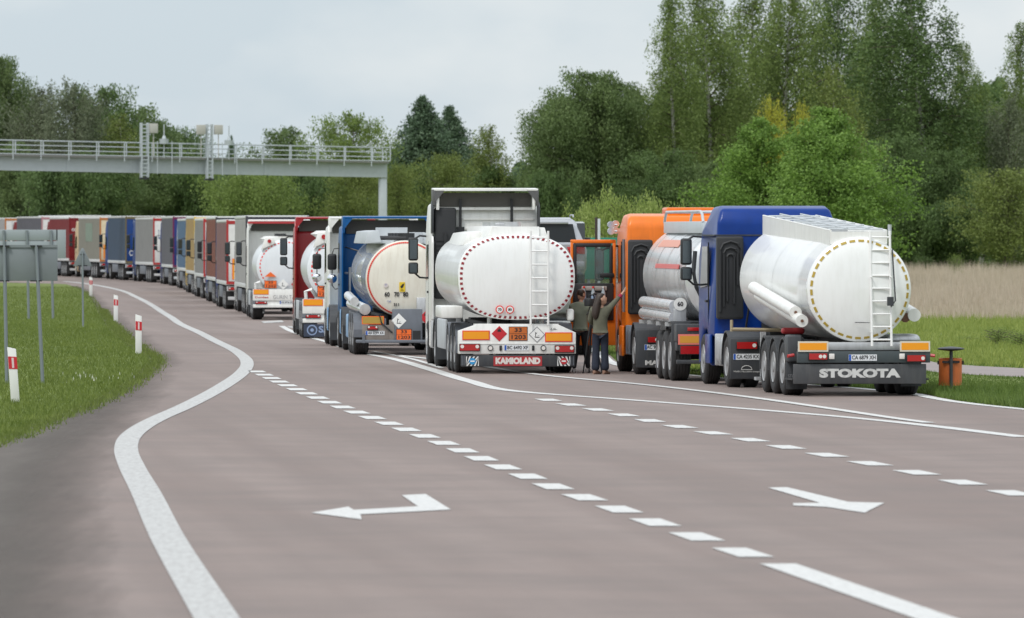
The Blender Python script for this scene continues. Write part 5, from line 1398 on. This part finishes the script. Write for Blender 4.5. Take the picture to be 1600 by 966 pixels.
# ================================================================== car on a transporter, between the two lanes
Yt = 197
R = thing("car_transporter", "low car transporter under the silver car, between the white tanker and the orange door", "truck", (.82, Yt, g(Yt)), math.radians(2), None)
b = MB(); b.box(-1.2, 1.2, .2, 7.5, 1.45, 1.6, .02)
for s in (-1, 1): b.box(s * 1.22, s * 1.12, .2, 7.5, .7, .85, .01); b.box(s * 1.24, s * 1.14, .3, .45, .7, 1.5); b.box(s * 1.24, s * 1.14, 5, 5.15, .7, 1.5)
b.box(-1.2, 1.2, .3, 7.5, .75, .85); b.build("loading_deck", mgrey, R)
b = MB(); b.box(-1.25, 1.25, .0, .2, .55, .85, .03); bu = b.build("bumper", mat("transporter_grey", (.33, .34, .34), .5, dirt=.3), R)
tail_lamp(bu, -.9, .0, .7, .4, .14); tail_lamp(bu, .9, .0, .7, .4, .14)
b = MB()
for s in (-1, 1): b.box(s * 1.15, s * 1.22, -.02, .0, .72, .82)
build_each(b, "side_marker", amber, bu)
plate(bu, 0, .0, .7, "BK 5120 TO")
for y in (1.6, 2.7):
    for s in (-1, 1): wheel(R, 'single', s * 1.02, y, .42)
for s in (-1, 1): wheel(R, 'steer', s * 1.0, 8.3, .48)
make_cab(R, 7.7, 2.75, 2.3, white, roof=.3, L=2.0, ribs=False)
def car(label, x, y, z, rz, paint, group=None):
    R = thing("silver_suv", label, "car", (x, y, z), rz, group)
    # body as lofted cross sections along y (rear to front)
    def sec(y, hw, zb, zm, zt, tw):
        return [(-hw * .93, y, zb), (-hw, y, zb + .15), (-hw, y, zm - .1), (-hw * .97, y, zm), (-tw, y, zt - .08), (-tw + .12, y, zt), (tw - .12, y, zt), (tw, y, zt - .08), (hw * .97, y, zm), (hw, y, zm - .1), (hw, y, zb + .15), (hw * .93, y, zb)]
    b = MB(); b.rings([sec(0, .86, .42, 1.0, 1.08, .74), sec(.06, .93, .36, 1.04, 1.16, .77), sec(.18, .95, .34, 1.06, 1.58, .72), sec(.36, .95, .32, 1.07, 1.70, .70), sec(1.2, .96, .32, 1.07, 1.74, .70), sec(2.4, .96, .32, 1.06, 1.72, .69), sec(3.1, .96, .32, 1.05, 1.42, .72), sec(3.5, .95, .32, 1.02, 1.12, .76), sec(4.3, .92, .34, .92, .98, .72), sec(4.6, .82, .42, .75, .82, .65)])
    body = b.build("body", paint, R, angle=35)
    b = MB(); b.prism([(-.70, 1.14), (.70, 1.14), (.61, 1.58), (-.61, 1.58)], 'y', .035, .12); b.build("rear_window", mat("tinted_window", (.03, .035, .04), .25, spec=.3), body)
    o = body
    b = MB()
    for s in (-1, 1):
        b.prism([(.5, 1.10), (.62, 1.60), (1.9, 1.64), (2.5, 1.60), (3.1, 1.12)], 'x', s * .93, s * .70)
    build_each(b, "side_window", glass, body)
    for s in (-1, 1):
        b = MB(); b.prism([(s * .90, .84), (s * .90, 1.06), (s * .46, 1.02), (s * .52, .88)], 'y', -.02, .08, .01); b.build("tail_light", redl, body)
        b = MB(); b.tube([(s * .93, 2.75, 1.10), (s * 1.06, 2.72, 1.14)], .03, 6); b.box(s * 1.0, s * 1.16, 2.62, 2.76, 1.08, 1.25, .04, 3); b.build("side_mirror", black, body)
        b = MB(); b.tube([(s * .64, .5, 1.74), (s * .64, .6, 1.80), (s * .64, 2.2, 1.80), (s * .64, 2.35, 1.75)], .018, 6); b.build("roof_rail", alu, body)
        for yy in (.95, 3.75): wheel(R, 'car', s * .84, yy, .36)
    b = MB(); b.box(-.9, .9, -.06, .1, .45, .68, .05, 3); b.build("bumper", paint, body)
    b = MB(); b.box(-.5, .5, -.02, .03, 1.58, 1.64, .01); b.build("spoiler", paint, body)
    plate(body, 0, .0, .86, "AA 7302 IK")
    return R
silver = mat("silver_paint", (.42, .43, .45), .25, metal=.5, coat=.4)
car("silver off-road car with a dark rear window, raised behind the white tanker's cab", .87, Yt + .5, 1.60 + .02, math.radians(2), silver)

# ================================================================== people
def skin(name, joints, edges, mats, parent, sub=2, mfun=None):
    me = bpy.data.meshes.new(name); me.from_pydata([j[:3] for j in joints], edges, [])
    o = bpy.data.objects.new(name, me); C.objects.link(o)
    sk = o.modifiers.new("s", 'SKIN'); sk.use_smooth_shade = True
    lay = me.skin_vertices[0].data
    for i, j in enumerate(joints):
        r = j[3]; lay[i].radius = r if isinstance(r, tuple) else (r, r)
        lay[i].use_root = (i == 0)
    ss = o.modifiers.new("u", 'SUBSURF'); ss.levels = sub; ss.render_levels = sub
    dg = bpy.context.evaluated_depsgraph_get(); m2 = bpy.data.meshes.new_from_object(o.evaluated_get(dg)); m2.name = name
    bpy.data.objects.remove(o); m2.materials.clear()
    for m in mats: m2.materials.append(m)
    if mfun:
        for p in m2.polygons: p.material_index = mfun(p.center)
    for p in m2.polygons: p.use_smooth = True
    q = bpy.data.objects.new(name, m2); C.objects.link(q); q.parent = parent
    return q
skinm = mat("skin", (.50, .29, .20), .55)
def hand_pts(J, E, wrist_i, d, side, curl=.3):
    """five finger chains from the wrist along d, side = direction of the thumb"""
    w = Vector(J[wrist_i][:3]); d = d.normalized(); side = side.normalized(); n = d.cross(side).normalized()
    palm = w + d * .055; J.append((*palm, (.038, .02))); pi_ = len(J) - 1; E.append((wrist_i, pi_))
    for k, (o_, L) in enumerate(((.030, .072), (.010, .08), (-.010, .074), (-.029, .058))):
        a = palm + d * .035 + side * o_; bq = a + d * L * .5 + n * L * curl * .3; c = bq + d * L * .42 + n * L * curl * .6
        J.append((*a, .0105)); J.append((*bq, .009)); J.append((*c, .007)); i = len(J); E += [(pi_, i - 3), (i - 3, i - 2), (i - 2, i - 1)]
    a = w + d * .03 + side * .035; bq = a + d * .035 + side * .028; c = bq + d * .03 + side * .006
    J.append((*a, .012)); J.append((*bq, .010)); J.append((*c, .008)); i = len(J); E += [(wrist_i, i - 3), (i - 3, i - 2), (i - 2, i - 1)]
def head_mesh(b, c, R3, r=.105):
    """head ellipsoid with nose, chin, ears; R3 rotates it (face looks along local -y)"""
    old = b.M; b.M = Matrix.Translation(c) @ R3
    rs = []
    for k in range(15):
        t = PI * (k + .02) / 14.04; z = math.cos(t) * .125; rr = math.sin(t)
        w = .078 * rr * (1 - .18 * max(0, -z / .125)); dp = .098 * rr
        ring = []
        for a in [2 * PI * q / 20 for q in range(20)]:
            x = w * math.cos(a); y = dp * math.sin(a)
            f = max(0, -math.sin(a))
            if abs(x) < .03 and f > .7: y -= .010 * math.exp(-((z + .012) / .02)**2) * 2.2 * (1 - abs(x) / .03)
            if f > .8: y += .008 * math.exp(-((z - .015) / .014)**2)
            if z < -.09 and f > .3: y -= .012
            ring.append((x, y, z))
        rs.append(ring)
    b.rings(rs)
    for s in (-1, 1): b.box(s * .074, s * .09, -.01, .03, -.03, .035, .007)
    b.cur = 1
    for s in (-1, 1): b.tube([(s * .03, -.088, .015), (s * .03, -.096, .015)], .009, 8)
    b.cur = 2; b.box(-.022, .022, -.098, -.088, -.058, -.050, .003)
    b.cur = 0; b.M = old
lipm = mat("lips", (.42, .15, .13), .5)
def person(label, loc, rz, J, E, legs, jacket, jm, trouser, tm, shoes, sm, head_c, head_R, hairfn, hairm, split):
    R = thing("person", label, "person", loc, rz)
    body = skin("body", J, E, [skinm, tm, jm], R, 2, lambda c: 0)
    b = MB(); head_mesh(b, head_c, head_R); hd = b.build("face", [skinm, ink, lipm], body, angle=60)
    skin("jacket", *jacket, [jm], R); skin("trousers", *trouser, [tm], R)
    q = MB(); hairfn(q); q.build("hair", hairm, R, angle=60)
    for x, y, a in shoes:
        q = MB(); q.M = Matrix.Translation((x, y, 0)) @ Matrix.Rotation(a, 4, 'Z')
        q.rings([[(w_ * math.cos(t), yy, h_ / 2 + h_ / 2 * math.sin(t)) for t in [2 * PI * k / 12 for k in range(12)]] for yy, w_, h_ in ((-.08, .02, .05), (-.06, .04, .09), (0, .045, .10), (.08, .048, .08), (.15, .045, .055), (.19, .025, .04))])
        q.build("shoe", sm, R)
    return R
# woman with the long hair, back half turned, right arm reaching up to the cab; local frame: x right, y away from camera
def limbs(hip, sh_l, el_l, wr_l, sh_r, el_r, wr_r, neck, headb, kl, al, kr, ar, dl, dr_, sl, sr):
    J = [(0, 0, hip, .10), (0, 0, hip + .2, (.10, .07)), (0, 0, hip + .40, (.10, .06)), (*neck, .05), (*headb, .05)]
    E = [(0, 1), (1, 2), (2, 3), (3, 4)]
    for (s, e_, w, d, sd_) in ((sh_l, el_l, wr_l, dl, sl), (sh_r, el_r, wr_r, dr_, sr)):
        i = len(J); J += [(*s, .045), (*e_, .035), (*w, .026)]; E += [(2, i), (i, i + 1), (i + 1, i + 2)]
        hand_pts(J, E, i + 2, Vector(d), Vector(sd_))
    for sx, k, a in ((-1, kl, al), (1, kr, ar)):
        i = len(J); J += [(sx * .085, 0, hip - .06, .085), (*k, .055), (*a, .038)]; E += [(0, i), (i, i + 1), (i + 1, i + 2)]
    return J, E
wom_J, wom_E = limbs(.93, (-.17, 0, 1.36), (-.22, .08, 1.12), (-.12, .24, 1.05), (.17, .02, 1.38), (.30, .10, 1.52), (.46, .16, 1.70), (0, .0, 1.42), (.03, .0, 1.50), (-.09, .02, .5), (-.10, 0, .1), (.09, .03, .5), (.10, .0, .1), (.2, .6, .2), (.5, .15, .7), (1, 0, 0), (0, 0, -1))
jk = ([(0, 0, 1.02, (.165, .125)), (0, 0, 1.17, (.165, .12)), (0, 0, 1.33, (.15, .115)), (0, 0, 1.45, (.075, .07)), (-.17, 0, 1.36, .075), (-.22, .08, 1.12, .062), (-.14, .21, 1.06, .046), (.17, .02, 1.37, .075), (.30, .10, 1.52, .06), (.41, .145, 1.64, .047), (0, 0, .88, (.175, .13))],
      [(0, 1), (1, 2), (2, 3), (2, 4), (4, 5), (5, 6), (2, 7), (7, 8), (8, 9), (0, 10)])
tr_ = ([(0, 0, .93, (.15, .115)), (-.085, 0, .82, .105), (-.09, .02, .5, .085), (-.10, 0, .22, .09), (-.10, 0, .06, .105), (.085, 0, .82, .105), (.09, .03, .5, .085), (.10, 0, .22, .09), (.10, 0, .06, .105)], [(0, 1), (1, 2), (2, 3), (3, 4), (0, 5), (5, 6), (6, 7), (7, 8)])
hairm = mat("dark_hair", (.035, .022, .016), .5, var=.3, vscale=20)
def hair_long(q):
    q.rings([[(xo + w_ * math.cos(t), yo + d_ * math.sin(t), z_) for t in [2 * PI * k / 16 for k in range(16)]] for z_, w_, d_, xo, yo in ((1.715, .02, .03, .02, -.02), (1.70, .075, .075, .01, -.02), (1.65, .09, .095, -.01, -.02), (1.58, .085, .10, -.035, -.025), (1.50, .085, .10, -.06, -.035), (1.40, .09, .095, -.085, -.05), (1.28, .085, .08, -.10, -.07), (1.20, .06, .05, -.10, -.09), (1.16, .02, .02, -.10, -.09))])
Yw = 171.5
hR = Matrix.Rotation(math.radians(98), 4, 'Z') @ Matrix.Rotation(math.radians(-22), 4, 'X')
woman = person("woman in an olive jacket and dark jeans reaching up to the orange cab", (XP(938, Yw), Yw, 0), 0, wom_J, wom_E, None, jk, mat("olive_jacket", (.115, .115, .08), .85, var=.15, vscale=8), tr_, mat("dark_denim", (.018, .024, .042), .85, var=.2, vscale=10),
       [(-.10, 0, -.6), (.10, .0, -.5)], mat("tan_shoe", (.22, .12, .08), .7), Vector((.03, -.02, 1.585)), hR, hair_long, hairm, None)
b = MB(); b.tube([(.405, .14, 1.63), (.445, .155, 1.68)], .043, 12); b.build("cuff", mat("magenta_cuff", (.35, .02, .06), .8), woman)
man_J, man_E = limbs(.96, (-.19, 0, 1.42), (-.24, .05, 1.14), (-.12, .22, 1.12), (.19, 0, 1.42), (.26, .06, 1.20), (.20, .24, 1.36), (0, 0, 1.48), (.01, .04, 1.57), (-.10, .03, .52), (-.14, 0, .1), (.10, .05, .52), (.16, .02, .1), (.3, .7, .1), (-.2, .7, .3), (0, 0, 1), (0, 0, 1))
jk2 = ([(0, 0, 1.05, (.17, .125)), (0, 0, 1.22, (.18, .13)), (0, 0, 1.38, (.16, .125)), (0, .01, 1.52, (.075, .07)), (-.19, 0, 1.41, .08), (-.24, .05, 1.14, .066), (-.14, .19, 1.12, .05), (.19, 0, 1.41, .08), (.26, .06, 1.20, .066), (.215, .2, 1.33, .05), (0, 0, .93, (.17, .13))],
      [(0, 1), (1, 2), (2, 3), (2, 4), (4, 5), (5, 6), (2, 7), (7, 8), (8, 9), (0, 10)])
tr2 = ([(0, 0, .96, (.14, .11)), (-.09, 0, .85, .10), (-.10, .03, .52, .07), (-.14, 0, .14, .058), (-.14, 0, .09, .058), (.09, 0, .85, .10), (.10, .05, .52, .07), (.16, .02, .14, .058), (.16, .02, .09, .058)], [(0, 1), (1, 2), (2, 3), (3, 4), (0, 5), (5, 6), (6, 7), (7, 8)])
def hair_short(q):
    q.rings([[(.0 + w_ * math.cos(t), .03 - yo * .6 + d_ * math.sin(t), z_) for t in [2 * PI * k / 16 for k in range(16)]] for z_, w_, d_, yo in ((1.785, .02, .03, 0), (1.775, .06, .07, 0), (1.74, .084, .10, -.01), (1.69, .089, .10, -.022), (1.63, .084, .085, -.035), (1.60, .06, .06, -.05))])
Ym = 173.6
man = person("man in a grey-green sweater filming beside the white tanker, seen from behind", (XP(907, Ym), Ym, 0), math.radians(-12), man_J, man_E, None, jk2, mat("sage_jacket", (.25, .27, .20), .85, var=.1, vscale=8), tr2, mat("black_trousers", (.014, .014, .017), .8),
       [(-.14, 0, .2), (.16, .02, -.3)], mat("white_trainers", (.55, .5, .48), .7), Vector((.01, .05, 1.665)), Matrix.Rotation(PI * .80, 4, 'Z'), hair_short, hairm, None)
# tripod and camera
Yc = 172.6; xc = XP(924, Yc)
t = thing("tripod", "black camera tripod standing between the two people by the open door", "tripod", (xc, Yc, 0))
b = MB(); b.tube([(0, 0, .95), (0, 0, 1.38)], .025, 8); b.box(-.05, .05, -.05, .05, 1.34, 1.42, .01); b.tube([(0, 0, 1.38), (-.1, -.3, 1.25)], .012, 6); b.build("centre_column", black, t)
for k in range(3):
    a = PI / 2 + k * 2 * PI / 3 + .2; b = MB(); b.tube([(0, 0, 1.2), (.12 * math.cos(a), .12 * math.sin(a), .6), (.24 * math.cos(a), .24 * math.sin(a), .0)], [.024, .018, .014], 8); b.build("leg", black, t)
t = thing("video_camera", "black video camera with a hood and a top handle on the tripod", "camera", (xc, Yc, 1.42), math.radians(-30))
b = MB(); b.box(-.07, .07, -.2, .16, .01, .17, .02, 3); b.tube([(0, .16, .1), (0, .26, .1)], .055, 14); b.build("camera_body", black, t)
b = MB(); b.prism([(-.075, .04), (.075, .04), (.075, .16), (-.075, .16)], 'y', .26, .34, .005); b.build("lens_hood", black, t)
b = MB(); b.tube([(0, -.12, .17), (0, -.10, .24), (0, .1, .25), (0, .12, .17)], .016, 6); b.tube([(.02, .08, .27), (.02, .26, .27)], .022, 8); b.build("handle", black, t)
b = MB(); b.box(-.12, -.07, -.08, .08, .09, .18, .008); b.build("viewfinder", dgrey, t)

# ================================================================== roadside furniture
postw = mat("post_white", (.78, .78, .76), .5, dirt=.2, dirtcol=(.4, .38, .32)); postr = mat("post_red", (.55, .02, .03), .4)
def delineator(px, base, lean, label):
    x, y = unproj(px, base)
    t = thing("delineator_post", label, "road post", (x, y, g(y)), math.radians(8), "red and white delineator posts along the left verge")
    t.rotation_euler[1] = math.radians(lean)
    b = MB(); b.prism([(-.075, 0), (.075, 0), (.075, .94), (-.075, .985)], 'y', -.03, .05, .008); b.build("post", postw, t)
    b = MB(); b.prism([(-.077, .60), (.077, .585), (.077, .80), (-.077, .82)], 'y', -.036, -.031)
    b.cur = 1; b.box(-.018, .02, -.040, -.0365, .61, .79); b.build("reflector", [postr, mat("reflector_pale", (.7, .55, .55), .3)], t)
delineator(24, 629, -4, "delineator post with a red band, nearest, at the left picture edge")
delineator(216.5, 554, 0, "delineator post with a red band, second from the camera, at the verge bulge")
delineator(181, 503, 0, "delineator post with a red band, third from the camera, slim beside the bend")
delineator(142, 463, 0, "delineator post with a red band, furthest, under the triangular sign")
signg = mat("sign_back_grey", (.20, .225, .235), .5, metal=.2, var=.05); signd = mat("sign_frame_grey", (.10, .115, .12), .5, metal=.2); postg = mat("galvanised_post", (.22, .25, .265), .5, metal=.3)
# big board, back side
Yb = 161
t = thing("sign_board", "large blank grey back of a sign board on two posts, at the left picture edge", "road sign", (XP(36, Yb), Yb, 0), 0)
w0, w1 = XP(-18, Yb) - XP(36, Yb), XP(90, Yb) - XP(36, Yb)
b = MB(); b.box(w0, w1, -.02, .0, ZP(439, Yb), ZP(383, Yb), .006); b.box(w0, w1, -.045, -.02, ZP(387, Yb), ZP(383, Yb)); b.build("panel", signg, t)
b = MB()
for zz in (ZP(384.5, Yb), ZP(439, Yb)):
    for px in (7, 58): b.box(XP(px - 10, Yb) - XP(36, Yb), XP(px + 8, Yb) - XP(36, Yb), -.12, -.045, zz - .012, zz + .012)
build_each(b, "clamp", black, t)
for px0, px1, base in ((11, 7, 612), (67, 57, 600)):
    b = MB(); b.tube([(XP(px0, Yb) - XP(36, Yb), -.09, 0), (XP(px1, Yb) - XP(36, Yb), -.09, ZP(383, Yb))], .036, 10); b.build("post", postg, t)
Yb = 305
t = thing("sign_board", "paler grey back of a stepped sign board behind the large one", "road sign", (XP(46, Yb), Yb, g(Yb)), 0)
x0 = XP(46, Yb)
b = MB(); b.box(XP(-14, Yb) - x0, XP(90, Yb) - x0, -.02, .0, ZP(376, Yb) - g(Yb), ZP(359, Yb) - g(Yb), .004); b.box(XP(88, Yb) - x0, XP(103, Yb) - x0, -.02, .0, ZP(404, Yb) - g(Yb), ZP(359, Yb) - g(Yb), .004)
b.box(XP(-14, Yb) - x0, XP(88, Yb) - x0, -.02, .0, ZP(404, Yb) - g(Yb), ZP(377, Yb) - g(Yb), .004)
b.build("panel", mat("sign_back_pale", (.30, .34, .355), .5, metal=.15), t)
for px in (6, 42, 80):
    b = MB(); b.tube([(XP(px + 3, Yb) - x0, -.07, 0), (XP(px, Yb) - x0, -.07, ZP(360, Yb) - g(Yb))], .05, 8); b.build("post", postg, t)
x, y = unproj(129, 512)
t = thing("triangular_sign", "grey back of a triangular warning sign on a thin post by the bend", "road sign", (x, y, g(y)), 0)
z0, z1 = ZP(416, y) - g(y), ZP(388, y) - g(y); hw_ = 15 / S(y)
b = MB(); b.prism([(-hw_, z0), (hw_, z0), (hw_ * .1, z1), (-hw_ * .1, z1)], 'y', -.02, .0, .004); b.build("panel", signg, t)
b = MB(); b.box(-hw_ * .5, hw_ * .5, -.05, -.02, z0 + .0, z0 + .03); b.box(-hw_ * .2, hw_ * .2, -.05, -.02, z1 - .22, z1 - .19); build_each(b, "clamp", black, t)
b = MB(); b.tube([(.02, -.07, -.05), (0, -.07, z1 - .1)], .032, 8); b.build("post", postg, t)
# litter bin
x, y = unproj(1485, 616)
t = thing("litter_bin", "orange litter bin on a black post with a flat round cap, on the right verge", "litter bin", (x, y, g(y)), 0)
k_ = 1 / S(y)
b = MB(); b.lathe([(.16, .20), (.16, .215), (.66, .215), (.67, .20), (.60, .19), (.2, .19)], 24, 'z'); bo = b.build("bin", mat("bin_orange", (.62, .155, .035), .5, var=.12, vscale=5, dirt=.35, dirtcol=(.25, .08, .04)), t)
b = MB(); b.box(-.16, .16, -.235, -.19, .58, .62); b.box(-.24, -.20, -.02, .03, .55, .62); b.box(.20, .25, -.02, .03, .55, .62); build_each(b, "bracket", black, t)
b = MB(); b.tube([(0, -.26, 0), (0, -.26, .82)], .032, 10); b.build("post", dgrey, t)
b = MB(); b.lathe([(.80, .04), (.815, .18), (.83, .245), (.85, .25), (.87, .18), (.885, .02)], 24, 'z'); o = b.build("cap", dgrey, t); o.location = (0, -.16, 0)
# green board and steel post behind the open door
Yg = 300
t = thing("green_sign_board", "teal green road sign board partly hidden behind the open orange door", "road sign", (XP(950, Yg), Yg, g(Yg)), 0)
x0 = XP(950, Yg); zz = g(Yg)
b = MB(); b.box(XP(898, Yg) - x0, XP(1010, Yg) - x0, 0, .04, ZP(436, Yg) - zz, ZP(371.5, Yg) - zz, .01); pn = b.build("panel", mat("teal_board", (.005, .19, .125), .45), t)
for px in (920, 990): b = MB(); b.tube([(XP(px, Yg) - x0, .08, 0), (XP(px, Yg) - x0, .08, ZP(374, Yg) - zz)], .05, 8); b.build("post", postg, t)
text("C", white2, pn, XP(963, Yg) - x0, -.003, ZP(406, Yg) - zz, .45, bold=.01)
Yp = 240
t = thing("steel_post", "rusty square steel post rising above the open orange door", "post", (XP(933.5, Yp), Yp, g(Yp)))
b = MB(); b.box(-.075, .0, -.05, .05, 0, ZP(340, Yp) - g(Yp), .005); b.build("web", mat("rust_dark", (.045, .032, .028), .8), t)
b = MB(); b.box(.003, .085, -.04, .04, 0, ZP(342, Yp) - g(Yp), .005); b.build("flange", galv, t)

# ================================================================== gantry over the road
gx0, gy0 = XP(-240, 504), 504.0; gx1, gy1 = XP(598, 515), 515.0
L = math.hypot(gx1 - gx0, gy1 - gy0)
t = thing("gantry", "pale grey steel gantry with a railed walkway spanning the road on the left", "gantry", (gx1, gy1, g(gy1)), math.atan2(gy1 - gy0, gx1 - gx0))
gpaint = mat("gantry_paint", (.45, .49, .51), .5, var=.04)
zr = ZP(277, gy1); zl = zr + .55 * 1.0          # underside of the beam at the post / far left
def GP(u, dz=0): return zr + (zl - zr) * (u / L) * 1.0 + dz     # height at distance u left of the post
b = MB()
BH = .84
def beam(y0, y1, d0, d1, u0=-.2, u1=L):
    vs = [(-u0, y0, GP(u0, d0)), (-u0, y1, GP(u0, d0)), (-u0, y0, GP(u0, d1)), (-u0, y1, GP(u0, d1)), (-u1, y0, GP(u1, d0)), (-u1, y1, GP(u1, d0)), (-u1, y0, GP(u1, d1)), (-u1, y1, GP(u1, d1))]
    b.add(vs, [(0, 1, 3, 2), (4, 6, 7, 5), (0, 4, 5, 1), (2, 3, 7, 6), (0, 2, 6, 4), (1, 5, 7, 3)])
beam(-.3, .3, 0, BH)
beam(-.36, .36, BH, BH + .06)
for k in range(int(L / 4.3)): b.box(-(3.5 + k * 4.3) - .12, -(3.5 + k * 4.3) + .12, -.33, -.3, GP(3.5 + k * 4.3, .02), GP(3.5 + k * 4.3, BH - .05))
b.build("beam", gpaint, t)
b = MB(); beam(-.75, .75, BH + .06, BH + .16)
bb = MB()
b.build("walkway", mat("walkway_grey", (.30, .29, .28), .7), t)
b = MB()
for yy in (-.8, .8):
    for d_, r_ in ((BH + .20, .03), (BH + .46, .02), (BH + .76, .02), (BH + 1.05, .03)):
        b.tube([(.25, yy, GP(-.25, d_)), (-L, yy, GP(L, d_))], r_, 6)
    k = 0
    while 1.0 + k * 4.25 * .4 < L:
        u = 1.0 + k * 1.80 - (.58 if yy > 0 else 0); k += 1
        if u > L: break
        b.box(-u - .028, -u + .028, yy - .028, yy + .028, GP(u, BH - .15), GP(u, BH + 1.05))
    b.tube([(.25, yy, GP(0, BH + .20)), (.25, yy, GP(0, BH + 1.05))], .035, 6)
b.build("railing", gpaint, t)
b = MB(); b.box(-.22, .22, -.22, .22, 0, GP(0, -.02), .02); b.box(-.35, .35, -.35, .35, 0, .06); b.build("post", gpaint, t)
b = MB(); b.box(-L - .22, -L + .22, -.22, .22, 0, GP(L, -.02), .02); b.box(-L - .35, -L + .35, -.35, .35, 0, .06); b.build("post", gpaint, t)
def mast(u, w=.5, boxes=((.55, .85),), lantern=1.3):
    m_ = MB(); z0, z1 = GP(u, -.28), GP(u, BH + 2.3)
    for sx in (-1, 1):
        for yy in (-.95, -.62): m_.box(-u + sx * w / 2 - .04, -u + sx * w / 2 + .04, yy, yy + .07, z0, z1)
    n = 14
    for k in range(n):
        z = z0 + (z1 - z0) * (k + .5) / n; m_.box(-u - w / 2, -u + w / 2, -.95, -.9, z - .03, z + .03)
    for q in (.8, 1.75): m_.box(-u + q - .02, -u + q + .02, -.95, -.9, z0 + .2, GP(u, BH + 1.15))
    o = m_.build("sensor_mast", gpaint, t)
    m_ = MB(); m_.box(-u - .3, -u + .25, -1.0, -.6, z0 - .12, z0 - .02, .02); m_.disc(-u, -1.0, z0 - .05, .1, .05, 12); m_.build("camera_housing", black, o)
    for q0, q1 in boxes:
        m_ = MB(); m_.box(-u + q0, -u + q1, -1.0, -.7, GP(u, BH + 1.65), GP(u, BH + 2.25), .02)
        m_.tube([(-u + (q0 + q1) / 2, -.85, GP(u, BH + .2)), (-u + (q0 + q1) / 2, -.85, GP(u, BH + 1.65))], .03, 6); build_each(m_, "sensor_box", mat("box_beige", (.44, .43, .39), .6), o)
    m_ = MB(); q = -u + lantern
    m_.tube([(q, -.85, GP(u, BH + 2.2)), (q, -.85, GP(u, BH + .1))], .035, 6)
    m_.tube([(q, -.85, GP(u, BH + 1.50)), (q, -.85, GP(u, BH + 1.30))], [.08, .14], 12); m_.tube([(q, -.85, GP(u, BH + 1.29)), (q, -.85, GP(u, BH + .98))], [.30, .26], 14); m_.build("flash_lamp", gpaint, o)
mast((598 - 227) / 23.35, .42, ((.30, .82),), 1.25)
mast((598 - 326) / 23.35, .32, ((-.85, -.3), (.30, .82)), 1.25)
